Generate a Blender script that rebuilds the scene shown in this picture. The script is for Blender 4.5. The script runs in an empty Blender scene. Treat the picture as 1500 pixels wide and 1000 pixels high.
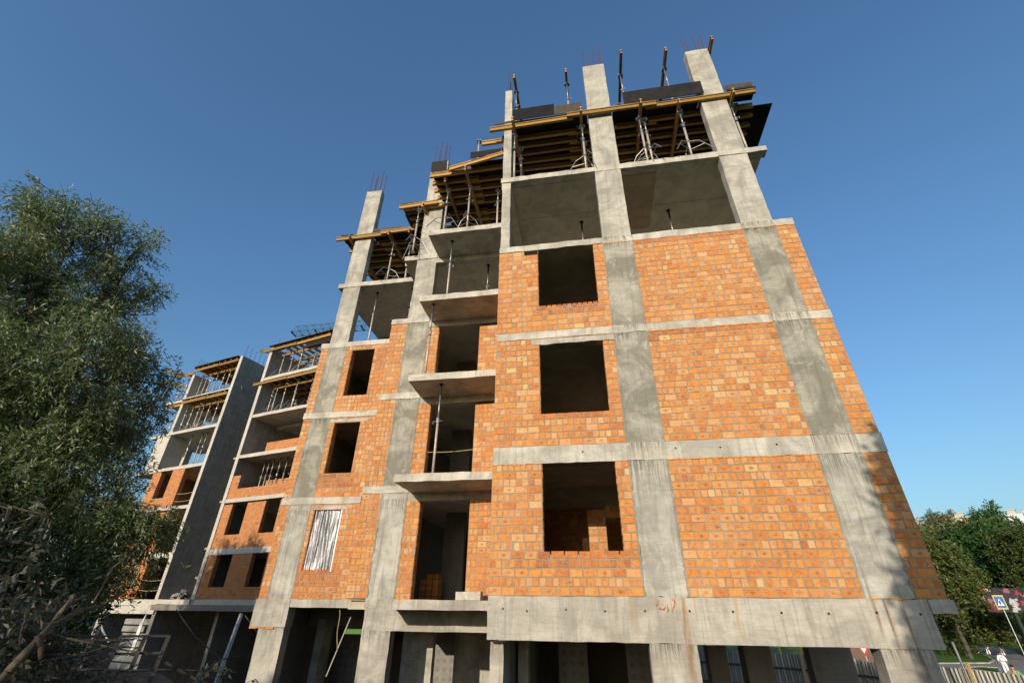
import bpy, math, random
import numpy as np
from mathutils import Vector, Matrix, Quaternion

rng = random.Random(11)
nr = np.random.default_rng(11)
scene = bpy.context.scene
COL = scene.collection
R = math.radians

# ------------------------------------------------------------------ objects
def tag(o, label=None, cat=None, group=None, kind=None):
    if label: o["label"] = label
    if cat: o["category"] = cat
    if group: o["group"] = group
    if kind: o["kind"] = kind
    return o

def thing(name, label, cat, loc=(0, 0, 0), group=None):
    o = bpy.data.objects.new(name, None)
    COL.objects.link(o)
    o.location = loc
    o.empty_display_size = 0.2
    return tag(o, label, cat, group)

def adopt(o, parent):
    """parent o (built in world coordinates) without moving it"""
    o.parent = parent
    p = Vector((0, 0, 0))
    q = parent
    while q is not None:
        p += Vector(q.location) if q.type == 'EMPTY' else Vector((0, 0, 0))
        q = None
    o.matrix_parent_inverse = Matrix.Translation(-p)

class MB:
    def __init__(s, M=None):
        s.v = []; s.f = []; s.mi = []; s.a = {}; s.b = {}; s.M = M
    def face(s, pts, mi=0):
        n = len(s.v); s.v.extend(pts); s.f.append(tuple(range(n, n + len(pts)))); s.mi.append(mi)
    def add(s, vs, fs, mi=0):
        n = len(s.v); s.v.extend(vs)
        for f in fs:
            s.f.append(tuple(i + n for i in f)); s.mi.append(mi)
        return n
    def box(s, x0, x1, y0, y1, z0, z1, mi=0):
        vs = [(x0, y0, z0), (x1, y0, z0), (x1, y1, z0), (x0, y1, z0), (x0, y0, z1), (x1, y0, z1), (x1, y1, z1), (x0, y1, z1)]
        s.add(vs, [(0, 3, 2, 1), (4, 5, 6, 7), (0, 1, 5, 4), (1, 2, 6, 5), (2, 3, 7, 6), (3, 0, 4, 7)], mi)
    def obox(s, c, ax, ay, az, mi=0):
        """box from centre and three half-axis vectors"""
        c = Vector(c); ax = Vector(ax); ay = Vector(ay); az = Vector(az)
        vs = [tuple(c + ax * i + ay * j + az * k) for k in (-1, 1) for i, j in ((-1, -1), (1, -1), (1, 1), (-1, 1))]
        s.add(vs, [(0, 3, 2, 1), (4, 5, 6, 7), (0, 1, 5, 4), (1, 2, 6, 5), (2, 3, 7, 6), (3, 0, 4, 7)], mi)
    def rbox(s, x0, x1, y0, y1, z0, z1, step=.3, j=.006, mi=0):
        """box whose edges wander a little, like cast concrete"""
        lo = (x0, y0, z0); hi = (x1, y1, z1)
        n = [max(1, min(40, int(round((hi[i] - lo[i]) / step)))) for i in range(3)]
        idx = {}
        def vert(i, k, l):
            key = (i, k, l)
            if key in idx: return idx[key]
            g = (i, k, l)
            p = [lo[d] + (hi[d] - lo[d]) * g[d] / n[d] for d in range(3)]
            on = sum(1 for d in range(3) if g[d] in (0, n[d]))
            if on >= 2:
                p = [p[d] + rng.gauss(0, j) * (1 if g[d] in (0, n[d]) else 0.3) for d in range(3)]
            idx[key] = len(s.v); s.v.append(tuple(p)); return idx[key]
        for d in range(3):
            a, b = (d + 1) % 3, (d + 2) % 3
            for side in (0, n[d]):
                for i in range(n[a]):
                    for k in range(n[b]):
                        q = []
                        for (ii, kk) in ((i, k), (i + 1, k), (i + 1, k + 1), (i, k + 1)):
                            g = [0, 0, 0]; g[d] = side; g[a] = ii; g[b] = kk
                            q.append(vert(*g))
                        s.f.append(tuple(q if side else q[::-1])); s.mi.append(mi)
    def tube(s, p0, p1, r0, r1=None, n=8, mi=0, caps=True):
        r1 = r0 if r1 is None else r1
        p0 = Vector(p0); p1 = Vector(p1); d = (p1 - p0)
        if d.length < 1e-6: return
        d.normalize()
        a = d.cross(Vector((0, 0, 1)))
        if a.length < 1e-3: a = d.cross(Vector((1, 0, 0)))
        a.normalize(); b = d.cross(a)
        vs = []
        for p, r in ((p0, r0), (p1, r1)):
            for i in range(n):
                t = 2 * math.pi * i / n
                vs.append(tuple(p + a * (math.cos(t) * r) + b * (math.sin(t) * r)))
        fs = [(i, n + i, n + (i + 1) % n, (i + 1) % n) for i in range(n)]
        if caps: fs += [tuple(range(n)), tuple(range(2 * n - 1, n - 1, -1))]
        s.add(vs, fs, mi)
    def path(s, pts, rads, n=6, mi=0):
        for i in range(len(pts) - 1):
            s.tube(pts[i], pts[i + 1], rads[i], rads[i + 1], n, mi)
    def build(s, name, mats, parent=None, smooth=False, bevel=0, own=False, kind=None):
        vs = np.array(s.v, dtype=np.float64).reshape(-1, 3)
        if s.M is not None:
            m = np.array(s.M)
            vs = vs @ m[:3, :3].T + m[:3, 3]
        org = np.zeros(3)
        if own and len(vs):
            org = (vs.min(0) + vs.max(0)) / 2; org[2] = vs[:, 2].min()
            vs = vs - org
        me = bpy.data.meshes.new(name)
        me.from_pydata(vs.tolist(), [], s.f)
        if not isinstance(mats, (list, tuple)): mats = [mats]
        for m in mats: me.materials.append(m)
        if len(mats) > 1: me.polygons.foreach_set("material_index", s.mi)
        if smooth: me.polygons.foreach_set("use_smooth", [True] * len(s.f))
        if s.a:
            A = np.zeros((len(vs), 4), np.float32); B = np.zeros((len(vs), 3), np.float32)
            for k, t in s.a.items(): A[k] = t
            for k, t in s.b.items(): B[k] = t
            at = me.attributes.new("brick_tone", 'FLOAT_COLOR', 'POINT'); at.data.foreach_set("color", A.ravel())
            at = me.attributes.new("brick_uv", 'FLOAT_VECTOR', 'POINT'); at.data.foreach_set("vector", B.ravel())
        me.update()
        o = bpy.data.objects.new(name, me)
        COL.objects.link(o)
        o.location = org
        if parent is not None: adopt(o, parent)
        if kind: o["kind"] = kind
        if bevel:
            b = o.modifiers.new("bevel", 'BEVEL'); b.width = bevel; b.segments = 1; b.limit_method = 'ANGLE'
        return o

def quick(name, mats, parent, *boxes, M=None, rough=0, **kw):
    for b in boxes:
        mb = MB(M)
        if rough: mb.rbox(*b, step=.18, j=rough)
        else: mb.box(*b)
        o = mb.build(name, mats, parent, **kw)
    return o

# ------------------------------------------------------------------ materials
class NT:
    def __init__(s, name):
        s.m = bpy.data.materials.new(name); s.m.use_nodes = True
        s.t = s.m.node_tree; s.t.nodes.clear()
        s.out = s.t.nodes.new('ShaderNodeOutputMaterial')
    def n(s, typ, ins=None, **props):
        nd = s.t.nodes.new(typ)
        for k, v in props.items(): setattr(nd, k, v)
        for k, v in (ins or {}).items():
            if isinstance(v, bpy.types.NodeSocket): s.t.links.new(v, nd.inputs[k])
            else: nd.inputs[k].default_value = v
        return nd
    def math(s, op, a, b=0.0, c=0.0, clamp=False):
        nd = s.n('ShaderNodeMath', {0: a, 1: b, 2: c}, operation=op); nd.use_clamp = clamp
        return nd.outputs[0]
    def mix(s, fac, a, b, blend='MIX'):
        def c(v): return v if isinstance(v, bpy.types.NodeSocket) else (tuple(v) + (1,) if len(v) == 3 else tuple(v))
        nd = s.n('ShaderNodeMix', {0: fac, 6: c(a), 7: c(b)}, data_type='RGBA', blend_type=blend)
        return nd.outputs[2]
    def ramp(s, fac, stops, interp='LINEAR'):
        nd = s.n('ShaderNodeValToRGB', {0: fac}); r = nd.color_ramp; r.interpolation = interp
        while len(r.elements) < len(stops): r.elements.new(0.5)
        for e, (p, c) in zip(r.elements, stops):
            e.position = p; e.color = (c if len(c) == 4 else tuple(c) + (1,)) if not isinstance(c, (int, float)) else (c, c, c, 1)
        return nd.outputs[0]
    def coord(s, scale=(1, 1, 1), which='Object'):
        tc = s.n('ShaderNodeTexCoord')
        mp = s.n('ShaderNodeMapping', {0: tc.outputs[which], 3: scale})
        return mp.outputs[0]
    def noise(s, vec, scale, detail=4, rough=.55, dist=0, out=0):
        nd = s.n('ShaderNodeTexNoise', {'Vector': vec, 'Scale': scale, 'Detail': detail, 'Roughness': rough, 'Distortion': dist})
        return nd.outputs[out]
    def bump(s, h, strength=.3, dist=.01, normal=None):
        ins = {'Height': h, 'Strength': strength, 'Distance': dist}
        if normal is not None: ins['Normal'] = normal
        return s.n('ShaderNodeBump', ins).outputs[0]
    def bsdf(s, col, rough=.9, bump=None, metal=0, spec=.3, **more):
        ins = {'Base Color': col if isinstance(col, bpy.types.NodeSocket) else tuple(col) + (1,), 'Roughness': rough, 'Metallic': metal, 'Specular IOR Level': spec}
        if bump is not None: ins['Normal'] = bump
        ins.update(more)
        b = s.n('ShaderNodeBsdfPrincipled', ins)
        s.t.links.new(b.outputs[0], s.out.inputs[0])
        return b

def concrete(name, base, dark, streak=.35, blotch=.5, pits=True, boards=0, light=None, rough=.9, bumpy=.35, stains=(), combs=()):
    t = NT(name)
    o = t.coord()
    big = t.noise(o, 1.25, 6, .62, .9)
    med = t.noise(o, 4.5, 6, .65)
    fine = t.noise(o, 60, 3, .7)
    st = t.noise(t.coord((7, 7, .35)), 1.6, 5, .7, .3)
    f = t.ramp(big, [(.40, 0), (.60, 1)])
    c = t.mix(t.math('MULTIPLY', f, blotch), base, dark)
    if light:
        c = t.mix(t.math('MULTIPLY', t.ramp(t.noise(o, 2.3, 6, .7, .8), [(.55, 0), (.72, 1)]), .7), c, light)
    sm = t.math('MULTIPLY', t.ramp(st, [(.5, 0), (.75, 1)]), streak)
    c = t.mix(sm, c, [x * .55 for x in dark])
    c = t.mix(t.math('MULTIPLY', t.ramp(med, [(.42, 0), (.7, 1)]), .22), c, [x * .6 for x in dark])
    c = t.mix(.22, c, t.ramp(fine, [(.3, (.35, .34, .31)), (.7, (.75, .73, .68))]), 'OVERLAY')
    hl = t.ramp(t.noise(t.coord((1, 1, 9)), .8, 4, .6, .5), [(.47, 0), (.52, 1), (.56, 0)])
    c = t.mix(t.math('MULTIPLY', hl, .16), c, [x * .5 for x in dark])
    if combs:
        sz = t.n('ShaderNodeSeparateXYZ', {0: o}); cs = t.ramp(t.noise(t.coord((26, 26, .9)), 1.5, 4, .75), [(.46, 0), (.58, 1)])
        for zt, ln in combs:
            a = t.n('ShaderNodeMapRange', {0: sz.outputs[2], 1: zt - ln, 2: zt - .02, 3: 0.0, 4: 1.0}).outputs[0]
            b = t.math('LESS_THAN', sz.outputs[2], zt + .01)
            c = t.mix(t.math('MULTIPLY', t.math('MULTIPLY', a, b), t.math('MULTIPLY', cs, .8)), c, [x * .38 for x in dark])
    h = t.math('ADD', t.math('MULTIPLY', med, .7), t.math('MULTIPLY', fine, .25))
    if pits:
        vo = t.n('ShaderNodeTexVoronoi', {'Vector': o, 'Scale': 16.0, 'Randomness': 1.0}).outputs['Distance']
        pm = t.math('MULTIPLY', t.ramp(vo, [(.04, 1), (.1, 0)]), t.ramp(t.noise(o, 3.1, 3), [(.52, 0), (.6, 1)]))
        c = t.mix(t.math('MULTIPLY', pm, .65), c, [x * .35 for x in dark])
        h = t.math('SUBTRACT', h, t.math('MULTIPLY', pm, .8))
    if boards:
        sx = t.n('ShaderNodeSeparateXYZ', {0: o})
        w = t.math('ABSOLUTE', t.math('SUBTRACT', t.math('FRACT', t.math('DIVIDE', sx.outputs[2], boards)), .5))
        ln = t.ramp(w, [(.0, 1), (.012, 0)])
        c = t.mix(t.math('MULTIPLY', ln, .35), c, [x * .5 for x in dark])
        h = t.math('SUBTRACT', h, t.math('MULTIPLY', ln, .3))
    if stains:
        sx = t.n('ShaderNodeSeparateXYZ', {0: o})
        wob = t.math('MULTIPLY', t.math('SUBTRACT', t.noise(o, 3.0, 3), .5), .06)
        brk = t.ramp(t.noise(t.coord((14, 14, 1.3)), 2, 4, .7), [(.35, .15), (.6, 1)])
        for (x0, w0, zt, zb, colr, amt) in stains:
            dx = t.math('ABSOLUTE', t.math('SUBTRACT', t.math('ADD', sx.outputs[0], wob), x0))
            m = t.n('ShaderNodeMapRange', {0: dx, 1: w0, 2: w0 * .2, 3: 0.0, 4: 1.0}).outputs[0]
            mz = t.n('ShaderNodeMapRange', {0: sx.outputs[2], 1: zb, 2: zb + (zt - zb) * .6, 3: 0.0, 4: 1.0}).outputs[0]
            m = t.math('MULTIPLY', t.math('MULTIPLY', m, mz), t.math('MULTIPLY', brk, amt))
            c = t.mix(m, c, colr)
    t.bsdf(c, rough, t.bump(h, bumpy, .012), spec=.25)
    return t.m

def brick_material():
    t = NT("hollow_brick")
    at = t.n('ShaderNodeAttribute', attribute_name="brick_tone", attribute_type='GEOMETRY')
    uv = t.n('ShaderNodeAttribute', attribute_name="brick_uv", attribute_type='GEOMETRY')
    sp = t.n('ShaderNodeSeparateColor', {0: at.outputs['Color']})
    r1, r2, spot = sp.outputs[0], sp.outputs[1], sp.outputs[2]
    smear = at.outputs['Alpha']
    o = t.coord()
    c = t.ramp(r1, [(0, (.30, .09, .034)), (.08, (.40, .13, .038)), (.2, (.50, .165, .036)), (.42, (.525, .205, .046)),
                    (.6, (.56, .245, .062)), (.74, (.55, .27, .11)), (.88, (.60, .33, .15)), (1, (.63, .41, .17))])
    c = t.mix(t.math('MULTIPLY', t.math('SUBTRACT', r2, .3), .6, clamp=True), c, (.40, .135, .04))
    med = t.noise(o, 11, 5, .65, .3)
    fine = t.noise(o, 90, 3, .7)
    scr = t.noise(t.coord((2.2, 2.2, 40)), 3.2, 4, .7)
    vs = t.noise(t.coord((34, 34, 2.5)), 2.2, 4, .7)
    c = t.mix(t.math('MULTIPLY', t.ramp(med, [(.45, 0), (.7, 1)]), .4), c, (.66, .33, .10))
    c = t.mix(t.math('MULTIPLY', t.ramp(med, [(.34, 1), (.48, 0)]), .5), c, (.33, .11, .04))
    c = t.mix(t.math('MULTIPLY', t.ramp(vs, [(.5, 0), (.72, 1)]), .28), c, (.36, .12, .055))
    c = t.mix(.25, c, t.ramp(fine, [(.3, (.32, .3, .28)), (.7, (.72, .7, .68))]), 'OVERLAY')
    # dark core mark in the middle of some bricks
    sx = t.n('ShaderNodeSeparateXYZ', {0: uv.outputs['Vector']})
    nz = t.math('SUBTRACT', t.noise(o, 24, 3), .5)
    ax = t.math('ADD', sx.outputs[0], t.math('MULTIPLY', nz, .03))
    az = t.math('MULTIPLY', t.math('ADD', sx.outputs[1], t.math('MULTIPLY', nz, .02)), 1.5)
    d = t.math('SQRT', t.math('ADD', t.math('MULTIPLY', ax, ax), t.math('MULTIPLY', az, az)))
    halo = t.math('MULTIPLY', t.n('ShaderNodeMapRange', {0: d, 1: .085, 2: .015, 3: 0.0, 4: 1.0}).outputs[0], spot)
    core = t.math('MULTIPLY', t.n('ShaderNodeMapRange', {0: d, 1: .036, 2: .012, 3: 0.0, 4: 1.0}).outputs[0], t.math('MULTIPLY', spot, spot))
    c = t.mix(t.math('MULTIPLY', halo, .55), c, (.28, .16, .08))
    c = t.mix(t.math('MULTIPLY', core, .75), c, (.08, .062, .05))
    # mortar smeared over the face and lime bloom
    sm = t.math('MULTIPLY', t.ramp(t.noise(o, 6.5, 5, .7, 1.0), [(.53, 0), (.66, 1)]), smear)
    c = t.mix(t.math('MULTIPLY', sm, .75), c, (.31, .265, .20))
    lime = t.math('MULTIPLY', t.ramp(t.noise(o, 3.6, 6, .75, 1.2), [(.6, 0), (.75, 1)]), .3)
    c = t.mix(lime, c, (.58, .42, .31))
    h = t.math('ADD', t.math('MULTIPLY', med, .6), t.math('ADD', t.math('MULTIPLY', fine, .3), t.math('MULTIPLY', vs, .4)))
    h = t.math('SUBTRACT', h, t.math('MULTIPLY', core, .6))
    t.bsdf(c, .88, t.bump(h, .45, .006), spec=.25)
    return t.m

def plain(name, col, rough=.7, metal=0, vary=.25, scale=8, bump=.15, stretch=(1, 1, 1), spec=.4, col2=None, rand=0):
    t = NT(name)
    o = t.coord(stretch)
    nz = t.noise(o, scale, 5, .65, .3)
    c2 = col2 or [x * .55 for x in col]
    c = t.mix(t.math('MULTIPLY', t.ramp(nz, [(.35, 0), (.7, 1)]), vary * 2, clamp=True), col, c2)
    if rand:
        oi = t.n('ShaderNodeObjectInfo')
        hs = t.n('ShaderNodeHueSaturation', {'Value': t.math('ADD', 1 - rand, t.math('MULTIPLY', oi.outputs['Random'], 2 * rand)), 'Color': c})
        c = hs.outputs[0]
    t.bsdf(c, rough, t.bump(t.noise(o, scale * 3, 4), bump, .01), metal, spec)
    return t.m

def leaf_material(name, top, under, dry=None, trans=.3):
    t = NT(name)
    o = t.coord()
    geo = t.n('ShaderNodeNewGeometry')
    ri = geo.outputs['Random Per Island']
    v = t.n('ShaderNodeHueSaturation', {'Hue': t.math('ADD', .485, t.math('MULTIPLY', ri, .035)), 'Value': t.math('ADD', .65, t.math('MULTIPLY', ri, .75)), 'Color': tuple(top) + (1,)}).outputs[0]
    if dry: v = t.mix(t.ramp(ri, [(.9, 0), (.93, 1)]), v, dry)
    big = t.noise(o, .55, 3)
    v = t.mix(t.math('MULTIPLY', t.ramp(big, [(.4, 0), (.65, 1)]), .4), v, [x * 1.25 if i == 1 else x * 1.7 for i, x in enumerate(top)])
    c = t.mix(geo.outputs['Backfacing'], v, under)
    b = t.n('ShaderNodeBsdfPrincipled', {'Base Color': c, 'Roughness': .5, 'Specular IOR Level': .35})
    tr = t.n('ShaderNodeBsdfTranslucent', {'Color': t.mix(.5, c, [min(1, top[0] * 1.6), min(1, top[1] * 1.9), top[2] * .8])})
    mx = t.n('ShaderNodeMixShader', {0: trans, 1: b.outputs[0], 2: tr.outputs[0]})
    t.t.links.new(mx.outputs[0], t.out.inputs[0])
    return t.m

RUST = (.22, .09, .025)
M = {}
M['beam'] = concrete("board_marked_concrete", (.44, .415, .36), (.27, .252, .215), .7, .8, combs=((-3.46, .35),), stains=(
    (3.42, .075, -2.78, -4.6, (.25, .115, .03), .95), (3.62, .03, -2.78, -3.4, (.33, .2, .08), .6), (2.55, .05, -2.78, -3.5, (.36, .24, .11), .6),
    (2.28, .05, -2.78, -3.5, (.26, .21, .14), .7), (4.28, .05, -2.78, -3.5, (.38, .24, .1), .75), (6.42, .03, -2.78, -3.5, (.22, .11, .04), .8),
    (6.58, .045, -2.78, -3.9, (.16, .09, .045), .9), (6.83, .05, -2.78, -5.2, (.13, .085, .05), .9), (5.2, .02, -2.9, -3.4, (.2, .18, .14), .6), (0.9, .02, -2.9, -3.4, (.22, .2, .16), .5)))
M['column'] = concrete("cast_column_concrete", (.45, .43, .38), (.26, .248, .215), .6, .85, boards=1.42)
M['infill'] = concrete("grey_rendered_concrete", (.36, .345, .295), (.19, .182, .15), .6, .95, light=(.50, .48, .42), bumpy=.6, combs=((2.64, .3), (5.44, .3)))
M['infill_pale'] = concrete("pale_rendered_concrete", (.44, .425, .375), (.25, .24, .21), .8, .75, light=(.52, .50, .46), bumpy=.5, combs=((-.37, .75),))
M['slab'] = concrete("slab_edge_concrete", (.52, .495, .435), (.30, .285, .245), .6, .8, bumpy=.45)
M['crossing'] = concrete("scraped_concrete", (.50, .475, .41), (.27, .25, .205), 1.0, .6, bumpy=.6, combs=((0.0, .4), (2.85, .25), (5.657, .25)))
M['soffit_brown'] = concrete("brown_stained_concrete", (.40, .30, .21), (.28, .21, .15), .1, .6)
M['soffit'] = concrete("slab_concrete", (.52, .475, .39), (.36, .325, .265), .15, .7, boards=0)
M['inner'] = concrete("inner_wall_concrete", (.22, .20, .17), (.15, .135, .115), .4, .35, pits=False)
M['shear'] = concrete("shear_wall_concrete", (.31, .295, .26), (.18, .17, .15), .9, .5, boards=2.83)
M['far_slab'] = concrete("far_slab_concrete", (.50, .47, .41), (.34, .32, .275), .25, .4)
M['block'] = concrete("grey_block", (.27, .265, .25), (.16, .155, .145), .1, .5)
M['mortar'] = concrete("mortar", (.29, .268, .208), (.185, .17, .135), 0, .6, pits=False, bumpy=.6)
M['brick'] = brick_material()
M['yellow'] = plain("yellow_timber_beam", (.43, .225, .025), .6, vary=.5, scale=7, stretch=(1, 1, 4), col2=(.20, .125, .045), rand=.35)
M['pale_wood'] = plain("sawn_timber", (.50, .35, .17), .75, vary=.45, scale=5, stretch=(1, 1, 7), col2=(.30, .19, .085), rand=.2)
M['ply'] = plain("black_faced_plywood", (.008, .0075, .007), .6, vary=.4, scale=3, col2=(.022, .019, .015), spec=.15, rand=.3)
M['ply_edge'] = plain("brown_plywood", (.075, .052, .026), .7, vary=.5, scale=6, col2=(.03, .022, .012))
M['steel'] = plain("galvanised_steel", (.34, .35, .36), .45, .75, .4, 12, .1, col2=(.2, .19, .18))
M['prop_paint'] = plain("prop_sleeve", (.50, .47, .43), .55, .3, .4, 16, .15, col2=(.34, .22, .15))
M['dark_steel'] = plain("dark_steel", (.035, .033, .03), .5, .6, .3)
M['rebar'] = plain("rusty_rebar", (.13, .055, .036), .8, .2, .4, 30, .4, col2=(.08, .05, .045))
M['bark'] = plain("bark", (.105, .085, .06), .95, vary=.5, scale=9, stretch=(1, 1, .25), bump=.9, col2=(.04, .032, .024))
M['cut_wood'] = plain("peeled_branch", (.12, .088, .055), .9, vary=.5, scale=10, bump=.8, col2=(.05, .038, .026))
M['grey_wood'] = plain("weathered_timber", (.075, .066, .055), .9, vary=.5, scale=8, stretch=(1, 1, 5), bump=.4)  # weathered tone, darkened further to stand in for shade on the lattice frames
M['white_board'] = plain("white_plastic", (.72, .72, .70), .5, vary=.1)
M['orange_paint'] = plain("orange_paint", (.55, .17, .02), .7, vary=.3, scale=20)
M['foam'] = plain("orange_foam", (.62, .26, .03), .85, vary=.4, scale=14, bump=.6)
M['rope'] = plain("rope", (.35, .28, .14), .9, vary=.3, scale=40)
M['pale_rope'] = plain("pale_cord", (.45, .43, .38), .9, vary=.3, scale=40)
M['green_sheet'] = plain("green_netting", (.09, .20, .03), .7, vary=.3, scale=20)
# ------------------------------------------------------------------ brickwork
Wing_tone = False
def brick_run(mb, plane, u0, u1, z0, z1, holes=(), style='eng', smear=.3, spot=.2, red=None, H=.15, gap=.021, pr=.008):
    kind, c0 = plane
    def P(u, z, d):
        if kind == 'F': return (u, c0 - d, z)
        if kind == 'X+': return (c0 + d, u, z)
        return (c0 - d, u, z)
    flip = kind == 'X-'
    rows = max(1, int(round((z1 - z0) / H)))
    H = (z1 - z0) / rows if abs((z1 - z0) / rows - H) < .03 else H
    for i in range(rows):
        za = z0 + i * H + gap * .5; zb = min(z0 + (i + 1) * H, z1) - gap * .5
        if zb - za < .03: continue
        zc = (za + zb) / 2
        segs = [(u0, u1)]
        for (h0, h1, hz0, hz1) in holes:
            if hz0 < zc < hz1:
                ns = []
                for a, b in segs:
                    if h1 <= a or h0 >= b: ns.append((a, b)); continue
                    if h0 > a: ns.append((a, h0))
                    if h1 < b: ns.append((h1, b))
                segs = ns
        for a, b in segs:
            u = a; k = 0
            while b - u > .02:
                if style == 'eng': L = .252 if i % 2 == 0 else .126
                elif style == 'mix': L = rng.choice((.252, .252, .126, .126, .126))
                elif style == 'jamb': L = 9
                else: L = .252
                if k == 0 and style in ('eng', 'run'): L *= rng.choice((.5, .62, 1, 1)) if i % 2 == 0 else rng.choice((1, .7))
                if style == 'run' and k == 0: L = .252 if i % 2 else .126
                ub = u + L + rng.gauss(0, .004)
                if b - ub < .06: ub = b
                ub = min(ub, b)
                ea = u + gap * .5 * rng.uniform(.7, 1.3); eb = ub - gap * .5 * rng.uniform(.7, 1.3)
                if eb - ea > .02:
                    dz = rng.gauss(0, .0018); p = pr + rng.gauss(0, .0022); c = .0045
                    uc = (ea + eb) / 2; zm = (za + zb) / 2
                    ring = [(ea, za), (eb, za), (eb, zb), (ea, zb)]
                    fr = [(ea + c, za + c), (eb - c, za + c), (eb - c, zb - c), (ea + c, zb - c)]
                    vs = []; loc = []
                    for (x, z) in ring: vs.append(P(x, z + dz, 0)); loc.append((x - uc, z - zm, 0))
                    for (x, z) in fr:
                        x += rng.gauss(0, .0016); z += rng.gauss(0, .0016)
                        vs.append(P(x, z + dz, p + rng.gauss(0, .0008))); loc.append((x - uc, z - zm, 0))
                    fs = [(4, 5, 6, 7), (0, 1, 5, 4), (1, 2, 6, 5), (2, 3, 7, 6), (3, 0, 4, 7)]
                    if flip: fs = [f[::-1] for f in fs]
                    n = mb.add(vs, fs, 0)
                    r1 = rng.betavariate(2.4, 2.4)
                    if rng.random() < .06: r1 = rng.uniform(.75, 1)
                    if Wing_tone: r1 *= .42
                    if red and red[0] < uc < red[1] and red[2] < zm < red[3]: r1 = rng.uniform(.0, .2)
                    sp = rng.uniform(.6, 1) if (rng.random() < spot * (1.6 if eb - ea > .18 else .12)) else 0
                    for q in range(8):
                        mb.a[n + q] = (r1, rng.random() if q == 0 else mb.a[n][1], sp, smear)
                        mb.b[n + q] = loc[q]
                u = ub; k += 1

def brick_wall(name, parent, u0, u1, z0, z1, y0=0, th=.25, holes=(), style='eng', smear=.3, spot=.2, red=None, jambs=True, Mx=None, mort=None, label=None):
    """wall facing -y (in the frame Mx) with openings, brick by brick over a mortar core"""
    mb = MB(Mx)
    us = sorted({u0, u1} | {h[0] for h in holes if u0 < h[0] < u1} | {h[1] for h in holes if u0 < h[1] < u1})
    zs = sorted({z0, z1} | {h[2] for h in holes if z0 < h[2] < z1} | {h[3] for h in holes if z0 < h[3] < z1})
    for i in range(len(us) - 1):
        for k in range(len(zs) - 1):
            uc = (us[i] + us[i + 1]) / 2; zc = (zs[k] + zs[k + 1]) / 2
            if any(h[0] < uc < h[1] and h[2] < zc < h[3] for h in holes): continue
            mb.box(us[i], us[i + 1], y0, y0 + th, zs[k], zs[k + 1], 1)
    brick_run(mb, ('F', y0), u0, u1, z0, z1, holes, style, smear, spot, red)
    if jambs:
        for h in holes:
            if h[0] > u0: brick_run(mb, ('X+', h[0]), y0, y0 + th, max(z0, h[2]), min(z1, h[3]), (), 'jamb', smear * .6, spot * .5)
            if h[1] < u1: brick_run(mb, ('X-', h[1]), y0, y0 + th, max(z0, h[2]), min(z1, h[3]), (), 'jamb', smear * .6, spot * .5)
    o = mb.build(name, [M['brick'], M['mortar']], parent)
    if label: o["label"] = label
    return o

# ------------------------------------------------------------------ main building
GZ = -6.9
YB_, YA_ = 3.03, 4.23
ZT = {2: -2.774, 3: 0.0, 4: 2.85, 5: 5.657, 6: 8.483}
ZB = {2: -2.974, 3: -.366, 4: 2.644, 5: 5.445, 6: 8.27}
bld = thing("unfinished_building", "tall unfinished brick and concrete apartment block with black formwork on its top", "building", (0, 3, GZ))

def rebars(parent, pts, z0, hmin, hmax):
    for (x, y) in pts:
        mb = MB(); h = rng.uniform(hmin, hmax)
        mb.tube((x, y, z0 - .05), (x + rng.gauss(0, .012), y + rng.gauss(0, .012), z0 + h), .016, n=6)
        mb.build("rebar", M['rebar'], parent)

def col(x0, x1, y0, y1, z0, z1, mat, rough=.005, jy=None):
    mb = MB(); mb.rbox(x0, x1, y0, y1, z0, z1, .22 if rough < .006 else .1, rough)
    return mb.build("column", M[mat], bld)

# right block: ground floor columns, filled-in columns, free columns above
for (xa, xb) in ((2.79, 3.555), (6.3, 7.05)):
    col(xa, xb, .0, .32, GZ, -3.45, 'beam')
for k, mat in ((2, 'infill_pale'), (3, 'infill'), (4, 'infill')):
    for (xa, xb, ya) in ((2.80, 3.555, -.006), (6.32, 7.08, -.007)):
        col(xa, xb, ya, .25, ZT[k], ZB[k + 1], mat, .008)
for (xa, xb, ztop) in ((2.81, 3.555, 13.87), (6.325, 7.075, 13.80)):
    col(xa, xb, 0, .27, ZT[5], ZB[6], 'column', .004)
    c = col(xa, xb, 0, .27, ZT[6], ztop, 'column', .004)
    rebars(c, [(xa + .06, .05), (xa + .25, .22), (xa + .43, .05), (xb - .08, .05), (xb - .1, .22)], ztop, .95, 1.25)
col(.02, .27, .005, .33, ZT[5], 8.0, 'column', .004)
c = col(.02, .27, .005, .33, ZT[6], 13.1, 'column', .004)
rebars(c, [(.08, .05), (.16, .28), (.24, .06)], 13.1, .9, 1.3)
col(.01, .25, .3, 1.03, GZ, -3.5, 'beam')
col(.30, .50, 1.75, 2.1, GZ, -3.45, 'column')
# slabs of the right block
for k in (2, 3, 4, 5, 6):
    mb = MB(); x1 = 7.53
    mb.box(.012, x1 - .012, .25, 12, ZT[k] - .2, ZT[k])
    if k >= 5:        # lines of the plywood joints are real 3 mm fins on the soffit
        for xx in (1.3, 2.55, 3.9, 5.15, 6.35):
            mb.box(xx, xx + .02, .26, 11.9, ZT[k] - .209, ZT[k] - .2)
        for yy in (1.6, 4.1, 6.6, 9.1):
            mb.box(.03, 7.5, yy, yy + .02, ZT[k] - .211, ZT[k] - .2)
    mb.build("floor_slab", M['soffit'], bld)
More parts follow.
